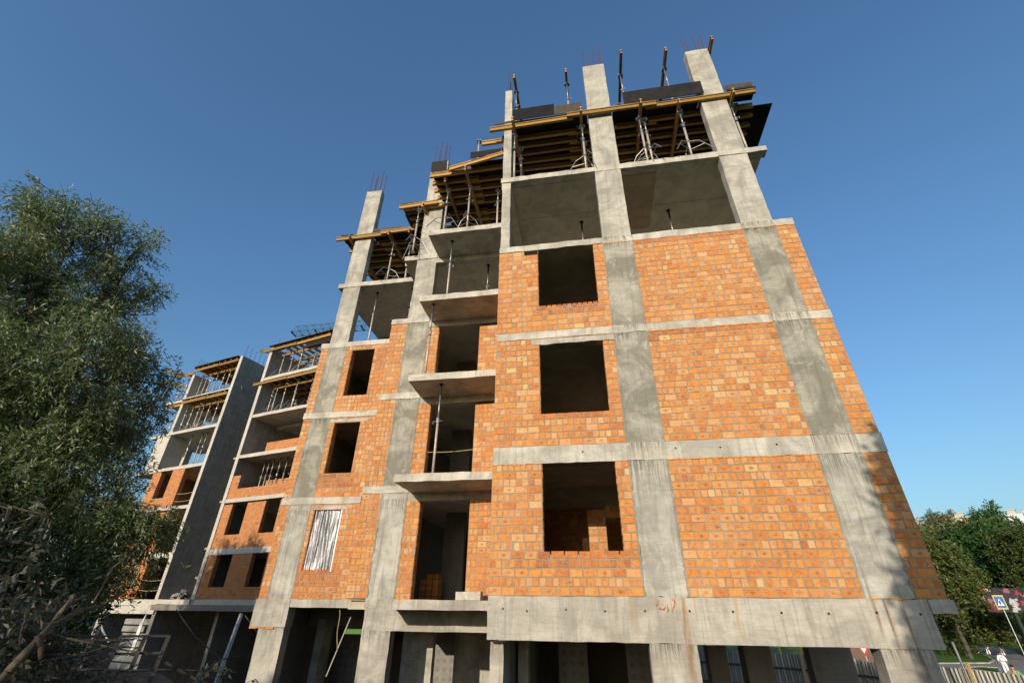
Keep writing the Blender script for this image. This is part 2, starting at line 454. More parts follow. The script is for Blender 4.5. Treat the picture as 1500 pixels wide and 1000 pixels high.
# edge bands at y=0
def edge(x0, x1, y0, y1, z0, z1, mat='slab', name="edge_beam", j=.004, extra=None):
    mb = MB(); mb.rbox(x0, x1, y0, y1, z0, z1, .2, j)
    if extra: extra(mb)
    return mb.build(name, [M[mat], M['dark_steel']], bld)
def ties(xs, z, y=-.012):
    def f(mb):
        for x in xs:
            zz = z + rng.gauss(0, .012)
            mb.tube((x, y + .006, zz), (x, y - .005, zz), .02, n=8, mi=1)
    return f
def base_extra(mb):
    ties([.28, .72, 1.42, 2.1, 2.78, 3.52, 4.22, 4.98, 5.7, 6.42, 7.05], -2.98)(mb)
edge(0, 7.22, -.012, .25, -3.455, -2.776, 'beam', extra=base_extra)
edge(7.222, 7.60, -.01, .25, -2.975, -2.776, 'beam')
edge(0, 7.54, -.012, .25, -.366, 0, 'slab', extra=ties([3.75, 4.6, 5.65, 1.9], -.16))
edge(0, 2.79, -.006, .25, 2.655, 2.85)
edge(2.792, 7.54, -.011, .25, 2.64, 2.85, 'slab')
edge(0, 2.79, -.009, .25, 5.462, 5.657); edge(2.792, 7.54, -.013, .25, 5.44, 5.657)
edge(-.03, 2.8, -.008, .25, 8.30, 8.483); edge(2.802, 6.3, -.014, .25, 8.27, 8.48); edge(6.302, 7.62, -.008, .25, 8.29, 8.484)
quick("drop_beam", M['soffit'], bld, (.0, .27, .01, 11.5, 8.0, 8.27), rough=.004)
# right block brickwork: (z0,z1) per storey
Wd = {2: (1.04, 2.54, -2.09, -.37), 3: (1.04, 2.54, .715, 2.47), 4: (1.05, 2.54, 3.555, 5.45)}
sty = {2: ('eng', .15, .36), 3: ('eng', .25, .22), 4: ('mix', .75, .04)}
for k in (2, 3, 4):
    z0, z1 = ZT[k], ZB[k + 1]; st, smr, sp = sty[k]
    w = Wd[k]; hs = [w]
    if k == 4: hs.append((.68, 1.06, 5.30, 5.45)); 
    red = (w[0] - .1, w[1] + .1, w[2] - .2, w[2] + .01)
    brick_wall("brick_wall", bld, 0, 2.80, z0, z1, holes=hs, style=st, smear=smr, spot=sp, red=red)
    brick_wall("brick_wall", bld, 3.557, 6.318, z0, z1, style=st, smear=smr, spot=sp, red=(3.5, 6.4, z1 - .16, z1) if k > 2 else None)
    brick_wall("brick_wall", bld, 7.082, 7.53, z0, z1, style=st, smear=smr, spot=sp)
    # flank walls
    for (side, xx) in (('X+', 7.53), ('X-', 0.0)):
        mb = MB(); mb.box(xx - .25 if side == 'X+' else xx, xx if side == 'X+' else xx + .25, .252, 12, z0, z1, 1)
        ylen = 7 if side == 'X+' else 3.0
        brick_run(mb, (side, xx), .02, ylen, z0, z1, (), st, smr, sp)
        mb.build("brick_wall", [M['brick'], M['mortar']], bld)
for (xa, xb) in ((2.80, 3.555), (6.32, 7.08)):
    for (za, zb, yy) in ((-.364, -.003, -.019), (2.65, 2.846, -.017), (5.45, 5.652, -.019)):
        quick("column_joint", M['crossing'], bld, (xa - .02, xb + .02, yy, .0, za, zb), rough=.004)
quick("soffit_patch", M['soffit_brown'], bld, (3.6, 4.62, .28, 2.6, 8.268, 8.281)); quick("soffit_patch", M['soffit_brown'], bld, (5.0, 6.3, 3.2, 4.6, 8.268, 8.281))
quick("lintel", M['column'], bld, (.86, 2.79, -.03, .2, 2.47, 2.60), rough=.006)
# orange scribble sprayed on the base beam
mb = MB()
for pts in ([(3.02, -2.83), (2.99, -2.90), (3.04, -2.95), (3.10, -2.96), (3.13, -2.92)], [(3.15, -3.0), (3.17, -2.96), (3.16, -2.9)], [(3.26, -2.80), (3.30, -2.84), (3.27, -2.92), (3.24, -2.97)]):
    for a, b in zip(pts[:-1], pts[1:]):
        d = Vector((b[0] - a[0], 0, b[1] - a[1])); L = d.length; d.normalize(); n = Vector((d.z, 0, -d.x))
        mb.obox(((a[0] + b[0]) / 2, -.022, (a[1] + b[1]) / 2), d * (L / 2 + .006), (0, .003, 0), n * .010)
    mb.build("paint_mark", M['orange_paint'], bld); mb = MB()
# mortar squeezed out along the ragged column edges
def squeeze(x, z0, z1, y, side):
    mb = MB(); z = z0; pts = []
    while z < z1:
        pts.append((z, rng.uniform(.0, .03), max(.004, rng.gauss(.02, .014)), rng.uniform(.002, .007))); z += rng.uniform(.03, .09)
    pts.append((z1, .01, .01, .003))
    for (za, a0, b0, p0), (zb, a1, b1, p1) in zip(pts[:-1], pts[1:]):
        A, B, C_, D = (x - side * a0, y - p0, za), (x + side * b0, y + .002, za), (x + side * b1, y + .002, zb), (x - side * a1, y - p1, zb)
        E_, F_ = (x - side * (a0 + .012), y + .004, za), (x - side * (a1 + .012), y + .004, zb)
        n = len(mb.v); mb.v += [E_, A, B, C_, D, F_]
        q = [(0, 1, 4, 5), (1, 2, 3, 4)] if side > 0 else [(5, 4, 1, 0), (4, 3, 2, 1)]
        for f in q: mb.f.append(tuple(i + n for i in f)); mb.mi.append(0)
    mb.build("mortar_edge", M['mortar'], bld)
for k in (2, 3, 4):
    for xa, xb in ((2.80, 3.555), (6.32, 7.08)):
        squeeze(xa, ZT[k] + .01, ZB[k + 1] - .01, -.010, -1); squeeze(xb, ZT[k] + .01, ZB[k + 1] - .01, -.010, 1)
    zt_ = (0 if k == 2 else ZT[k + 1]) - .2
    squeeze(-3.772, ZT[k] + .01, zt_, YB_ - .012, -1); squeeze(-3.03, ZT[k] + .01, zt_, YB_ - .012, 1); squeeze(-7.35, ZT[k] + .01, zt_, YA_ - .012, -1); squeeze(-6.612, ZT[k] + .01, zt_, YA_ - .012, 1)
# lines of expanding foam under the bands
def foam(x0, x1, y, z):
    mb = MB(); x = x0
    while x < x1:
        l = rng.uniform(.05, .22)
        mb.rbox(x, min(x + l, x1), y - .002 - rng.uniform(0, .004), y + .03, z - rng.uniform(.004, .02), z + .004, .08, .003)
        x += l * .96
        if rng.random() < .2 or x >= x1:
            mb.build("foam_joint", M['foam'], bld); mb = MB(); x += rng.uniform(.04, .3)
foam(3.56, 6.3, -.014, -.372); foam(3.56, 6.3, -.014, 2.636); foam(6.4, 7.5, -.013, 5.434); foam(2.85, 3.5, -.012, 5.436); foam(0.02, 1.0, -.012, -.372); foam(6.35, 7.0, -.014, -2.77)

# middle bay: slab, balconies, wall piers (y = 3.03)
YB = 3.03
for k, zt in ((2, -2.81), (3, 0.0), (4, 2.85), (5, 5.66), (6, 8.483)):
    mb = MB(); mb.box(-4.36, .0, YB + .25, 12, zt - .2, zt - .004); mb.build("floor_slab", M['soffit'], bld)
    mb = MB(); mb.rbox(-2.95, -.004, 1.82, YB - .001 if k < 6 else YB + .24, zt - .2, zt, .3, .006)
    mb.box(-2.1, -2.09, 1.84, 3.0, zt - .203, zt - .199); mb.box(-.95, -.94, 1.84, 3.0, zt - .203, zt - .199)
    mb.build("balcony_slab", [M['slab'] if k > 2 else M['beam']], bld)
    if k in (2,):
        quick("edge_beam", M['beam'], bld, (-3.03, -.0, YB, YB + .25, -3.455, zt - .202), rough=.004)
        quick("edge_beam", M['beam'], bld, (-3.03, -.0, YB + .002, YB + .25, zt - .2, zt - .01), rough=.002)
    else:
        quick("edge_beam", M['column'], bld, (-3.03, -.0, YB, YB + .25, zt - .42, zt - .01), rough=.004)
for k, (zl, zr) in {2: (-.42, -.42), 3: (2.43, 2.35), 4: (5.22, 5.12)}.items():
    st, smr, sp = sty[k]; z0 = ZT[k] + (.0 if k > 2 else -.03)
    brick_wall("brick_wall", bld, -3.025, -2.63, z0, zl, y0=YB + .002, style=st, smear=smr, spot=sp, holes=())
    mb = MB(); brick_run(mb, ('X+', -2.63), YB, YB + .25, z0, zl, (), 'jamb', .2, 0); mb.build("brick_wall", M['brick'], bld)
    brick_wall("brick_wall", bld, -1.23, -.003, z0, zr, y0=YB + .002, style='mix', smear=smr, spot=sp * .6)
# column B and its brick strip
for k, mat in ((2, 'infill_pale'), (3, 'infill'), (4, 'infill')):
    z0 = ZT[k]; z1 = (0 if k == 2 else ZT[k + 1]) - .2
    st, smr, sp = sty[k]
    col(-3.772, -3.03, YB - .008, YB + .26, z0, z1, mat, .007)
    brick_wall("brick_wall", bld, -4.36, -3.775, z0, z1, y0=YB, style='mix', smear=smr, spot=sp)
    mb = MB(); brick_run(mb, ('X-', -4.36), YB, 4.23, z0, z1, (), st, smr, sp); mb.box(-4.36, -4.12, YB + .252, 4.23, z0, z1, 1); mb.build("brick_wall", [M['brick'], M['mortar']], bld)
for z in (0, 2.85, 5.657, 8.483):
    x0 = -4.37 if z < 8 else -4.28
    edge(x0, -3.0, YB - .03, YB + .3, z - .2, z, 'slab')
col(-3.772, -3.03, YB, YB + .3, GZ, -2.98, 'beam')
edge(-3.80, -3.02, YB - .012, YB + .3, -2.978, -2.77, 'beam')
col(-3.772, -3.03, YB, YB + .3, 5.66, 8.28, 'column', .004)
cb = col(-3.772, -3.03, YB, YB + .3, 8.485, 13.75, 'column', .004)
rebars(cb, [(-3.7, 3.08), (-3.58, 3.27), (-3.45, 3.08), (-3.32, 3.27), (-3.2, 3.09), (-3.1, 3.25)], 13.75, 1.1, 1.5)
# recessed wall of the left part (y = 4.23)
YA = 4.23
HA = {2: (-6.47, -5.55, -2.07, -.38), 3: (-6.44, -5.5, .745, 2.45), 4: (-6.36, -5.47, 3.44, 5.28)}
for k, mat in ((2, 'infill_pale'), (3, 'infill'), (4, 'infill')):
    z0 = ZT[k]; z1 = ZT[k + 1] - .21
    st, smr, sp = sty[k]
    col(-7.35, -6.612, YA - .008, YA + .26, z0, z1, mat, .007)
    brick_wall("brick_wall", bld, -7.63, -7.352, z0, z1, y0=YA, style='run', smear=smr, spot=sp)
    brick_wall("brick_wall", bld, -6.61, -4.36, z0, z1, y0=YA, holes=[HA[k]], style=st if k < 4 else 'mix', smear=smr, spot=sp,
               red=(-6.7, -5.3, HA[k][2] - .45, HA[k][2]) if k != 4 else (-5.4, -4.3, 4.4, 5.3))
    mb = MB(); mb.box(-7.63, -7.38, YA + .25, 12, z0, z1, 1); brick_run(mb, ('X-', -7.63), YA, 8, z0, z1, (), st, smr, sp); mb.build("brick_wall", [M['brick'], M['mortar']], bld)
for z, x1 in ((0, -4.99), (2.85, -4.62), (5.657, -4.37), (8.483, -4.37)):
    edge(-7.66 if z < 8 else -7.58, x1, YA - .022, YA + .3, z - .205, z, 'slab')
for z in (0, 2.85, 5.657, 8.483, -2.77):
    quick("floor_slab", M['soffit'], bld, (-7.62, -4.362, YA + .3, 12, z - .2, z - .003))
quick("lintel", M['column'], bld, (-6.65, -5.38, YA - .014, YA + .2, -.372, -.262), (-6.63, -5.18, YA - .02, YA + .2, 2.462, 2.575), rough=.005)
edge(-6.61, -3.775, YA - .02, YA + .3, -2.978, -2.775, 'beam'); quick("drop_beam", M['inner'], bld, (-7.2, -3.1, 6.45, 6.75, -3.47, -2.975))
edge(-7.66, -6.59, YA - .03, YA + .32, -3.46, -2.773, 'beam')
mb = MB()
x = -7.66
while x < -6.95:
    l = rng.uniform(.05, .12); mb.rbox(x, x + l, YA - .036, YA + .0, -3.49 - rng.uniform(0, .02), -3.462, .06, .004); x += l * .95
mb.build("foam_joint", M['foam'], bld)
col(-7.38, -6.612, YA, YA + .3, GZ, -3.462, 'beam')
col(-7.35, -6.612, YA, YA + .3, 5.66, 8.275, 'column', .004)
ca = col(-7.35, -6.612, YA, YA + .3, 8.485, 13.9, 'column', .004)
rebars(ca, [(-7.28, 4.3), (-7.15, 4.45), (-7.0, 4.3), (-6.9, 4.46), (-6.78, 4.3), (-6.67, 4.45)], 13.9, 1.1, 1.5)
# foil in the lowest narrow window
mb = MB(); nx, nz = 70, 40
x0, x1, z0, z1 = -6.485, -5.56, -2.075, -.375
ph = [(rng.uniform(8, 60), rng.uniform(0, 6.3), rng.uniform(.002, .0062), rng.uniform(-1.2, 1.2)) for _ in range(14)]
for k in range(nz + 1):
    for i in range(nx + 1):
        a, b = i / nx, k / nz
        y = YA + .06
        for (f, p, am, sl) in ph: y += am * math.sin(f * (a + sl * .18 * (1 - b)) + p)
        y += .012 * math.sin(26 * (a * .6 + b) + 1) * max(0, (a - .6)) + rng.gauss(0, .0009) - .03 * max(0, .15 - b)
        mb.v.append((x0 + (x1 - x0) * a, y, z0 + (z1 - z0) * b))
for k in range(nz):
    for i in range(nx):
        q = k * (nx + 1) + i; mb.f.append((q, q + 1, q + nx + 2, q + nx + 1)); mb.mi.append(0)
t = NT("silver_foil"); o_ = t.coord((1, 1, .09))
t.bsdf(t.mix(t.ramp(t.noise(t.coord((9, 9, .5)), 2.2, 4, .6, .8), [(.4, 0), (.62, 1)]), (.33, .33, .345), (.15, .15, .16)), .5, t.bump(t.noise(o_, 18, 4, .6, .6), .25, .015), .7, .5)
M['foil'] = t.m
fo = mb.build("foil_sheet", M['foil'], bld); fo["label"] = "crumpled silver foil sheet over the window"
mb = MB(); mb.box(x1 - .012, x1 + .02, YA - .012, YA + .03, z0 - .01, z1); mb.build("window_batten", M['white_board'], bld)

# inside: rear wall, partitions, inner columns
for k in (2, 3, 4):
    z0, z1 = ZT[k], ZT[k + 1] - .2
    for xa, xb in ((-7.4, -6.2), (-4.6, -2.9), (-1.2, .9), (2.6, 4.2), (6, 7.28)):
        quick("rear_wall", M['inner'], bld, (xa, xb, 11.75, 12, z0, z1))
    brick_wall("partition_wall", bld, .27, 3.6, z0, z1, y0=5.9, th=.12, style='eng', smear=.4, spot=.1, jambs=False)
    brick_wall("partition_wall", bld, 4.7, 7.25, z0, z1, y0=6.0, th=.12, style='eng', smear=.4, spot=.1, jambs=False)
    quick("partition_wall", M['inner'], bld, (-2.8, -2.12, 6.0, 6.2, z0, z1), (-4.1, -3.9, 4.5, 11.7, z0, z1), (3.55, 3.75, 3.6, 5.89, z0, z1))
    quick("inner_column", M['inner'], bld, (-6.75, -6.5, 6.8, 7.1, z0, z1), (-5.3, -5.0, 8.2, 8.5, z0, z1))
brick_wall("partition_wall", bld, 1.86, 2.32, ZT[2], -.75, y0=3.0, th=.25, style='eng', smear=.2, spot=.1, jambs=False)
brick_wall("partition_wall", bld, 1.70, 1.858, ZT[2], -1.42, y0=3.0, th=.25, style='eng', smear=.2, spot=.1, jambs=False)
brick_wall("partition_wall", bld, 2.33, 2.75, -.95, -.58, y0=3.002, th=.25, style='eng', smear=.2, spot=.1, jambs=False)
brick_wall("partition_wall", bld, -5.6, -4.7, ZT[3], 2.5, y0=7.4, th=.12, style='eng', smear=.2, spot=.1, jambs=False)
brick_wall("partition_wall", bld, -5.6, -4.7, ZT[4], 5.0, y0=7.4, th=.12, style='eng', smear=.2, spot=.1, jambs=False)
for k in (5,):
    z0, z1 = ZT[k], ZT[k + 1] - .2
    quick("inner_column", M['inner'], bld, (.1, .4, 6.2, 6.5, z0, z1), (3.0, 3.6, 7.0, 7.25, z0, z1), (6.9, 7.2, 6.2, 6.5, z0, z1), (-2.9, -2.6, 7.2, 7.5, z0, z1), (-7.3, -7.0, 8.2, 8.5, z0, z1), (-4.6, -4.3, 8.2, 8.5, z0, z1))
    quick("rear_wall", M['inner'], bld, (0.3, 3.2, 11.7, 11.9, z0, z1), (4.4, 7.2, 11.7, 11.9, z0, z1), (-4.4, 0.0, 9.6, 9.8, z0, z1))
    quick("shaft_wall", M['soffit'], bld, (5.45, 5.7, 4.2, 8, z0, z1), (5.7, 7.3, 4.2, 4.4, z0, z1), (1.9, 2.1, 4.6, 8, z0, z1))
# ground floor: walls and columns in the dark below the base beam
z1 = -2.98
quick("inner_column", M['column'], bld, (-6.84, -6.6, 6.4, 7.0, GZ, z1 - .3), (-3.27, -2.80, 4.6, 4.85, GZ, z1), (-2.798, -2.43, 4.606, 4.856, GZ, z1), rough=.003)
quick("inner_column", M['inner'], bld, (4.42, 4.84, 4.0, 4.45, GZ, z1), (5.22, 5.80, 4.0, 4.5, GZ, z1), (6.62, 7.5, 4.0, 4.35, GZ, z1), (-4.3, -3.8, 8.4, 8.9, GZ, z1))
quick("basement_wall", M['column'], bld, (-2.55, -.0, 7.2, 7.45, GZ, z1)); quick("basement_wall", M['inner'], bld, (.02, .24, 1.04, 7.1, GZ, z1))  # second wall added to block sunlight slipping in past the left flank
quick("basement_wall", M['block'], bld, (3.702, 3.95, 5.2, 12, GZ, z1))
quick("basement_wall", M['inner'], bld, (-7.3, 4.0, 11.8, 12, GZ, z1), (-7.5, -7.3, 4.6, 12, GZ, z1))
# ground floor hollow-block walls: faces with the round cores showing
for (x0, x1, y, z0, zt) in ((-3.9, -2.6, 8.0, GZ, -3.6), (.85, 1.6, 5.2, GZ, -2.98), (2.6, 3.7, 5.2, GZ, -2.98), (-7.3, -6.25, 8.5, GZ, -2.98)):
    mb = MB(); mb.box(x0, x1, y, y + .22, z0, zt); z = z0
    while z < zt - .2:
        x = x0 + .14
        while x < x1 - .1:
            mb.tube((x, y - .004, z + .1), (x, y + .01, z + .1), .07 * rng.uniform(.85, 1.1), n=9, mi=1); x += .23
        z += .24
    mb.build("basement_wall", [M['block'], M['inner']], bld)
# ------------------------------------------------------------------ steel props
def _prop_proto():
    parts = {}
    mb = MB(); mb.tube((0, 0, .006), (0, 0, 1.55), .034, n=10); parts['outer_tube'] = mb.build("outer_tube", M['prop_paint'], smooth=True)
    mb = MB(); mb.tube((0, 0, 0), (0, 0, 1), .026, n=10); parts['inner_tube'] = mb.build("inner_tube", M['steel'], smooth=True)
    mb = MB(); mb.tube((0, 0, 1.46), (0, 0, 1.60), .047, n=10); mb.tube((-.13, .0, 1.53), (.13, .02, 1.50), .009); mb.tube((.13, .02, 1.50), (.12, .02, 1.42), .009); mb.tube((-.02, -.07, 1.63), (.02, .07, 1.63), .009)
    parts['collar'] = mb.build("collar", M['steel'])
    mb = MB(); mb.box(-.07, .07, -.07, .07, 0, .008); parts['base_plate'] = mb.build("base_plate", M['steel'])
    mb = MB(); mb.box(-.08, .08, -.08, .08, -.03, 0)
    for i in (-1, 1):
        for j in (-1, 1): mb.box(i * .055 - .01, i * .055 + .01, j * .055 - .01, j * .055 + .01, .001, .09)
    parts['fork_head'] = mb.build("fork_head", M['steel'])
    mb = MB(); mb.box(-.06, .06, -.06, .06, -.01, 0); mb.tube((0, 0, -.36), (0, 0, -.01), .03, n=8); parts['head_plate'] = mb.build("head_plate", M['dark_steel'])
    mb = MB()
    for a in (.4, 2.5, 4.55):
        c, s = math.cos(a), math.sin(a)
        mb.tube((.045 * c, .045 * s, .74), (.30 * c, .30 * s, .60), .014); mb.tube((.30 * c, .30 * s, .60), (.62 * c, .62 * s, .012), .014)
        mb.tube((.045 * c, .045 * s, .38), (.42 * c, .42 * s, .38), .010)
    mb.tube((0, 0, .70), (0, 0, .78), .05, n=8)
    parts['tripod'] = mb.build("tripod", M['steel'])
    for o in parts.values(): COL.objects.unlink(o)
    return parts
PP = _prop_proto()
def prop(loc, H, label, group=None, tripod=True, slabhead=False, rot=None):
    t = thing("steel_prop", label, "prop", loc, group)
    t.rotation_euler = (0, 0, rng.uniform(0, 6.28) if rot is None else rot)
    names = ['outer_tube', 'inner_tube', 'collar', 'base_plate', 'head_plate' if slabhead else 'fork_head'] + (['tripod'] if tripod else [])
    ms = rng.uniform(.85, 1.05)
    for nme in names:
        o = PP[nme].copy(); COL.objects.link(o); o.parent = t
        if nme == 'inner_tube': o.location = (0, 0, 1.5); o.scale = (1, 1, H - 1.5 - (.3 if slabhead else .03))
        if nme in ('fork_head', 'head_plate'): o.location = (0, 0, H)
        if nme in ('outer_tube', 'collar'): o.scale = (1, 1, ms if nme == 'outer_tube' else 1)
    return t

# ------------------------------------------------------------------ timber H-beams and plywood
def hbeam(p0, p1, label, group=None, top=None, mat=None, tilt=0):
    """p0,p1: centre line of an I-section timber beam 80 x 200 mm"""
    p0 = Vector(p0); p1 = Vector(p1); d = p1 - p0; L = d.length; d.normalize()
    up = Vector((0, 0, 1)); s = d.cross(up); s.normalize(); up = s.cross(d)
    c = (p0 + p1) / 2
    mb = MB()
    mb.obox(c + up * .08, d * L / 2, s * .04, up * .02, 0)
    mb.obox(c - up * .08, d * L / 2, s * .04, up * .02, 0)
    mb.obox(c, d * (L / 2 - .002), s * .0135, up * .06, 0)
    for e in (-1, 1):       # steel-capped, sawn ends
        mb.obox(c + d * (L / 2 + .002) * e + up * .08, d * .002, s * .038, up * .018, 1)
        mb.obox(c + d * (L / 2 + .002) * e - up * .08, d * .002, s * .038, up * .018, 1)
    o = mb.build("timber_beam", [mat or M['yellow'], M['pale_wood']], own=True, bevel=.004)
    return tag(o, label, "beam", group)

def sheet(x0, x1, y0, y1, z, label, group=None, th=.021, mat='ply', Mx=None, jit=.0):
    mb = MB(Mx); a = rng.gauss(0, jit); b = rng.gauss(0, jit)
    mb.box(x0, x1, y0, y1, z, z + th)
    mb.v = [(x, y, zz + a * (x - x0) + b * (y - y0)) for x, y, zz in mb.v]
    o = mb.build("plywood_panel", [M[mat]], own=True)
    return tag(o, label, "plywood panel", group)

def upright(x0, x1, y, z0, z1, label, lean=.0, mat='ply', group=None):
    mb = MB(); h = z1 - z0
    mb.face([(x0, y, z0), (x1, y, z0), (x1, y - lean, z1), (x0, y - lean, z1)])
    mb.face([(x1, y + .02, z0), (x0, y + .02, z0), (x0, y + .02 - lean, z1), (x1, y + .02 - lean, z1)])
    mb.face([(x0, y - lean, z1), (x1, y - lean, z1), (x1, y + .02 - lean, z1), (x0, y + .02 - lean, z1)])
    mb.face([(x1, y, z0), (x0, y, z0), (x0, y + .02, z0), (x1, y + .02, z0)])
    mb.face([(x0, y, z0), (x0, y - lean, z1), (x0, y + .02 - lean, z1), (x0, y + .02, z0)])
    mb.face([(x1, y, z0), (x1, y + .02, z0), (x1, y + .02 - lean, z1), (x1, y - lean, z1)])
    o = mb.build("plywood_panel", [M[mat]], own=True)
    return tag(o, label, "plywood panel", group)

ZJ, ZP, ZD = 10.96, 10.76, 11.062       # joist and bearer centres, underside of the deck
# right block deck -----------------------------------------------------------
GJ = "timber joists under the deck of the right block"
for i, y in enumerate([-.06, .42, .75, 1.08, 1.41, 1.74, 2.07, 2.42, 2.85, 3.33, 3.9, 4.6, 5.3]):
    if i == 0:
        hbeam((-.47, y + .04, ZJ), (2.30, y, ZJ), "pale front joist with its end poking out at the left corner of the right block deck")
        hbeam((2.12, y - .085, ZJ + .01), (4.95, y - .075, ZJ), "bright yellow front joist crossing the middle concrete column of the right block")
        hbeam((4.62, y + .005, ZJ), (7.92, y - .01, ZJ), "pale brown front joist crossing the right concrete column up on the deck")
        continue
    xs = [(-.85 if i == 1 else -.1 - rng.uniform(0, .1), 2.6), (2.15, 5.05), (4.75, 7.95 + rng.uniform(0, .5))]
    for q, (a, b) in enumerate(xs):
        hbeam((a, y + (.09 if q == 1 else 0) + rng.gauss(0, .02), ZJ), (b - rng.uniform(0, .3), y + (.09 if q == 1 else 0) + rng.gauss(0, .02), ZJ),
              "timber joist in the parallel rows under the black deck of the right block", GJ)
for x, y0, lab in ((.37, -.45, "leftmost"), (2.57, -.45, "second"), (4.43, -.42, "third"), (5.62, -.24, "fourth"), (7.19, -.33, "rightmost")):
    where = {"leftmost": "at the thin left column", "second": "just left of the middle column", "third": "over the pair of props right of the middle column", "fourth": "between the middle and right columns, nearer the right", "rightmost": "beside the right column"}[lab]
    hbeam((x, y0, ZP), (x + .02, 3.3, ZP), "yellow bearer beam running inward under the right block deck, " + where)
    hbeam((x + .1, 2.9, ZP), (x + .1, 6.1, ZP), "rear bearer beam deep under the right block deck", "rear bearers under the right block deck")
for (x, y, lab, tr) in ((.36, .10, "thin grey prop against the thin left column of the top open floor", False), (.50, .62, "second prop just behind the thin left column of the top floor", False),
                    (2.58, .13, "prop with tripod just left of the middle column under the right block deck", True), (2.64, .8, "prop half hidden behind the one left of the middle column", False),
                    (4.40, .13, "left prop of the close pair under the right block deck", True), (4.56, .2, "right prop of the close pair under the right block deck", True),
                    (5.66, .12, "leaning-looking prop between the middle and right columns of the top floor", True), (7.21, .16, "prop tucked along the right side of the right column", False)):
    prop((x, y, 8.483), ZP - .1 - 8.483 - .0, lab, tripod=tr)
for x in (.47, 2.67, 4.53, 5.72, 7.29):
    for y in (3.2, 5.4): prop((x, y, 8.483), ZP - .1 - 8.483, "prop standing deep under the right block deck", "rear props under the right block deck", tripod=False)
GP = "black plywood sheets of the right block deck"
for a, b in ((-.12, 2.44), (2.445, 5.0), (5.005, 7.55)):
    for c, d in ((.34, 2.2), (2.205, 4.2), (4.205, 6.1)):
        sheet(a, b, c, d, ZD, "black plywood sheet lying on the joists of the right block deck", GP)
for a, b in ((.28, 2.78), (3.6, 6.28)): sheet(a, b, -.12, .335, ZD, "narrow black plywood strip at the front edge of the right block deck between columns", "front deck strips of the right block")
sheet(7.56, 8.62, .5, 2.3, ZD - .02, "large black plywood sheet jutting out at the right end of the top deck")
sheet(7.10, 7.95, -.14, .3, ZD, "small plywood sheet over the right column corner of the top deck")
upright(3.97, 6.42, -.17, ZD + .022, ZD + .64, "long black plywood edge panel standing between the middle and right columns", .02)
upright(.34, 1.72, -.17, ZD + .022, ZD + .60, "short black plywood edge panel near the thin left column")
upright(1.73, 2.62, -.16, ZD + .022, ZD + .48, "brown plywood edge panel left of the middle column", 0, 'ply_edge')
upright(7.05, 7.86, -.17, ZD + .022, ZD + .24, "small brown plywood edge strip right of the right column", 0, 'ply_edge')
upright(-.3, .3, -.10, ZD + .022, ZD + .12, "thin plywood strip at the left corner of the right block deck", 0, 'ply_edge')
# next storey's bearers on props, seen against the sky
for (x, y0, lab) in ((.36, -.22, "next to the thin left column"), (2.21, -.14, "between thin left and middle columns"), (4.12, -.48, "just right of the middle column"), (5.63, -.32, "left of the right column"), (7.1, -.45, "behind the right column top")):
    hbeam((x, y0, 13.59), (x + .02, 2.3, 13.59), "lone bearer beam up against the sky, " + lab)
    prop((x, .33, ZD + .021), 13.49 - ZD - .021, "prop on the black deck holding the lone sky beam " + lab, tripod=False)
    prop((x, 1.9, ZD + .021), 13.49 - ZD - .021, "rear prop on the black deck under a lone sky beam", "rear props on the black deck", tripod=False)
# hooked bar on the deck edge
mb = MB(); mb.path([(3.62, -.1, ZD + .02), (3.66, -.12, ZD + .14), (3.78, -.12, ZD + .19), (3.95, -.1, ZD + .17)], [.012] * 4); tag(mb.build("steel_hook", M['steel'], own=True), "bent steel bar on the deck edge beside the middle column", "steel bar")

# middle deck ----------------------------------------------------------------
GM = "timber joists under the deck over the balconies"
hbeam((-2.28, 1.32, ZJ + .02), (-.06, .97, ZJ + .05), "slanting yellow beam on the front edge of the deck over the balconies")
hbeam((-3.06, 1.5, ZJ), (-.15, 1.48, ZJ), "pale front joist under the small black panel above the balconies")
hbeam((-4.78, 2.80, ZJ), (-3.18, 2.74, ZJ), "bright yellow front beam poking left over the middle brick strip column")
for y in (1.85, 2.2, 2.55, 2.9, 3.45, 3.8, 4.2, 4.7, 5.4):
    hbeam((-3.1 - (rng.uniform(1.3, 1.6) if y > 2.8 else rng.uniform(-.1, .12)), y, ZJ), (-1.3, y, ZJ), "timber joist in the rows under the deck over the balconies", GM)
    hbeam((-1.8, y + .09, ZJ), (-.12, y + .09, ZJ), "timber joist in the rows under the deck over the balconies", GM)
for x, y0, lab in ((-1.63, 1.18, "right, longer yellow"), (-2.5, 1.58, "middle brown"), (-3.72, 2.6, "left, short")):
    hbeam((x, y0, ZP), (x, 4.9, ZP), lab + " bearer under the deck over the balconies")
for x, y, lab in ((-1.62, 1.98, "front prop with tripod on the top balcony slab, nearest the thin column"), (-2.48, 2.0, "front prop at the left end of the top balcony slab"), (-3.90, 2.78, "prop standing left of the middle brick strip column top")):
    prop((x, y, 8.483 if x > -3 else 8.483), ZP - .1 - 8.483, lab)
for x, y in ((-1.63, 3.6), (-2.5, 3.6), (-1.6, 4.6), (-.5, 4.4), (-3.72, 4.6), (-.62, 2.3)):
    prop((x, y, 8.483), ZP - .1 - 8.483, "prop in the shade under the deck over the balconies", "rear props under the deck over the balconies", tripod=x < -1)
GPm = "black plywood sheets over the balconies"
for a, b, c, d in ((-3.0, -1.5, 1.45, 3.0), (-1.495, -.14, 1.25, 3.0), (-3.0, -.14, 3.33, 5.6), (-4.75, -3.8, 3.32, 5.6), (-3.0, -.14, 3.005, 3.325)):
    sheet(a, b, c, d, ZD, "black plywood sheet of the deck over the balconies", GPm)
sheet(-4.72, -3.82, 2.72, 3.3, ZD, "brown plywood sheet over the end of the bright yellow beam", mat='ply_edge')
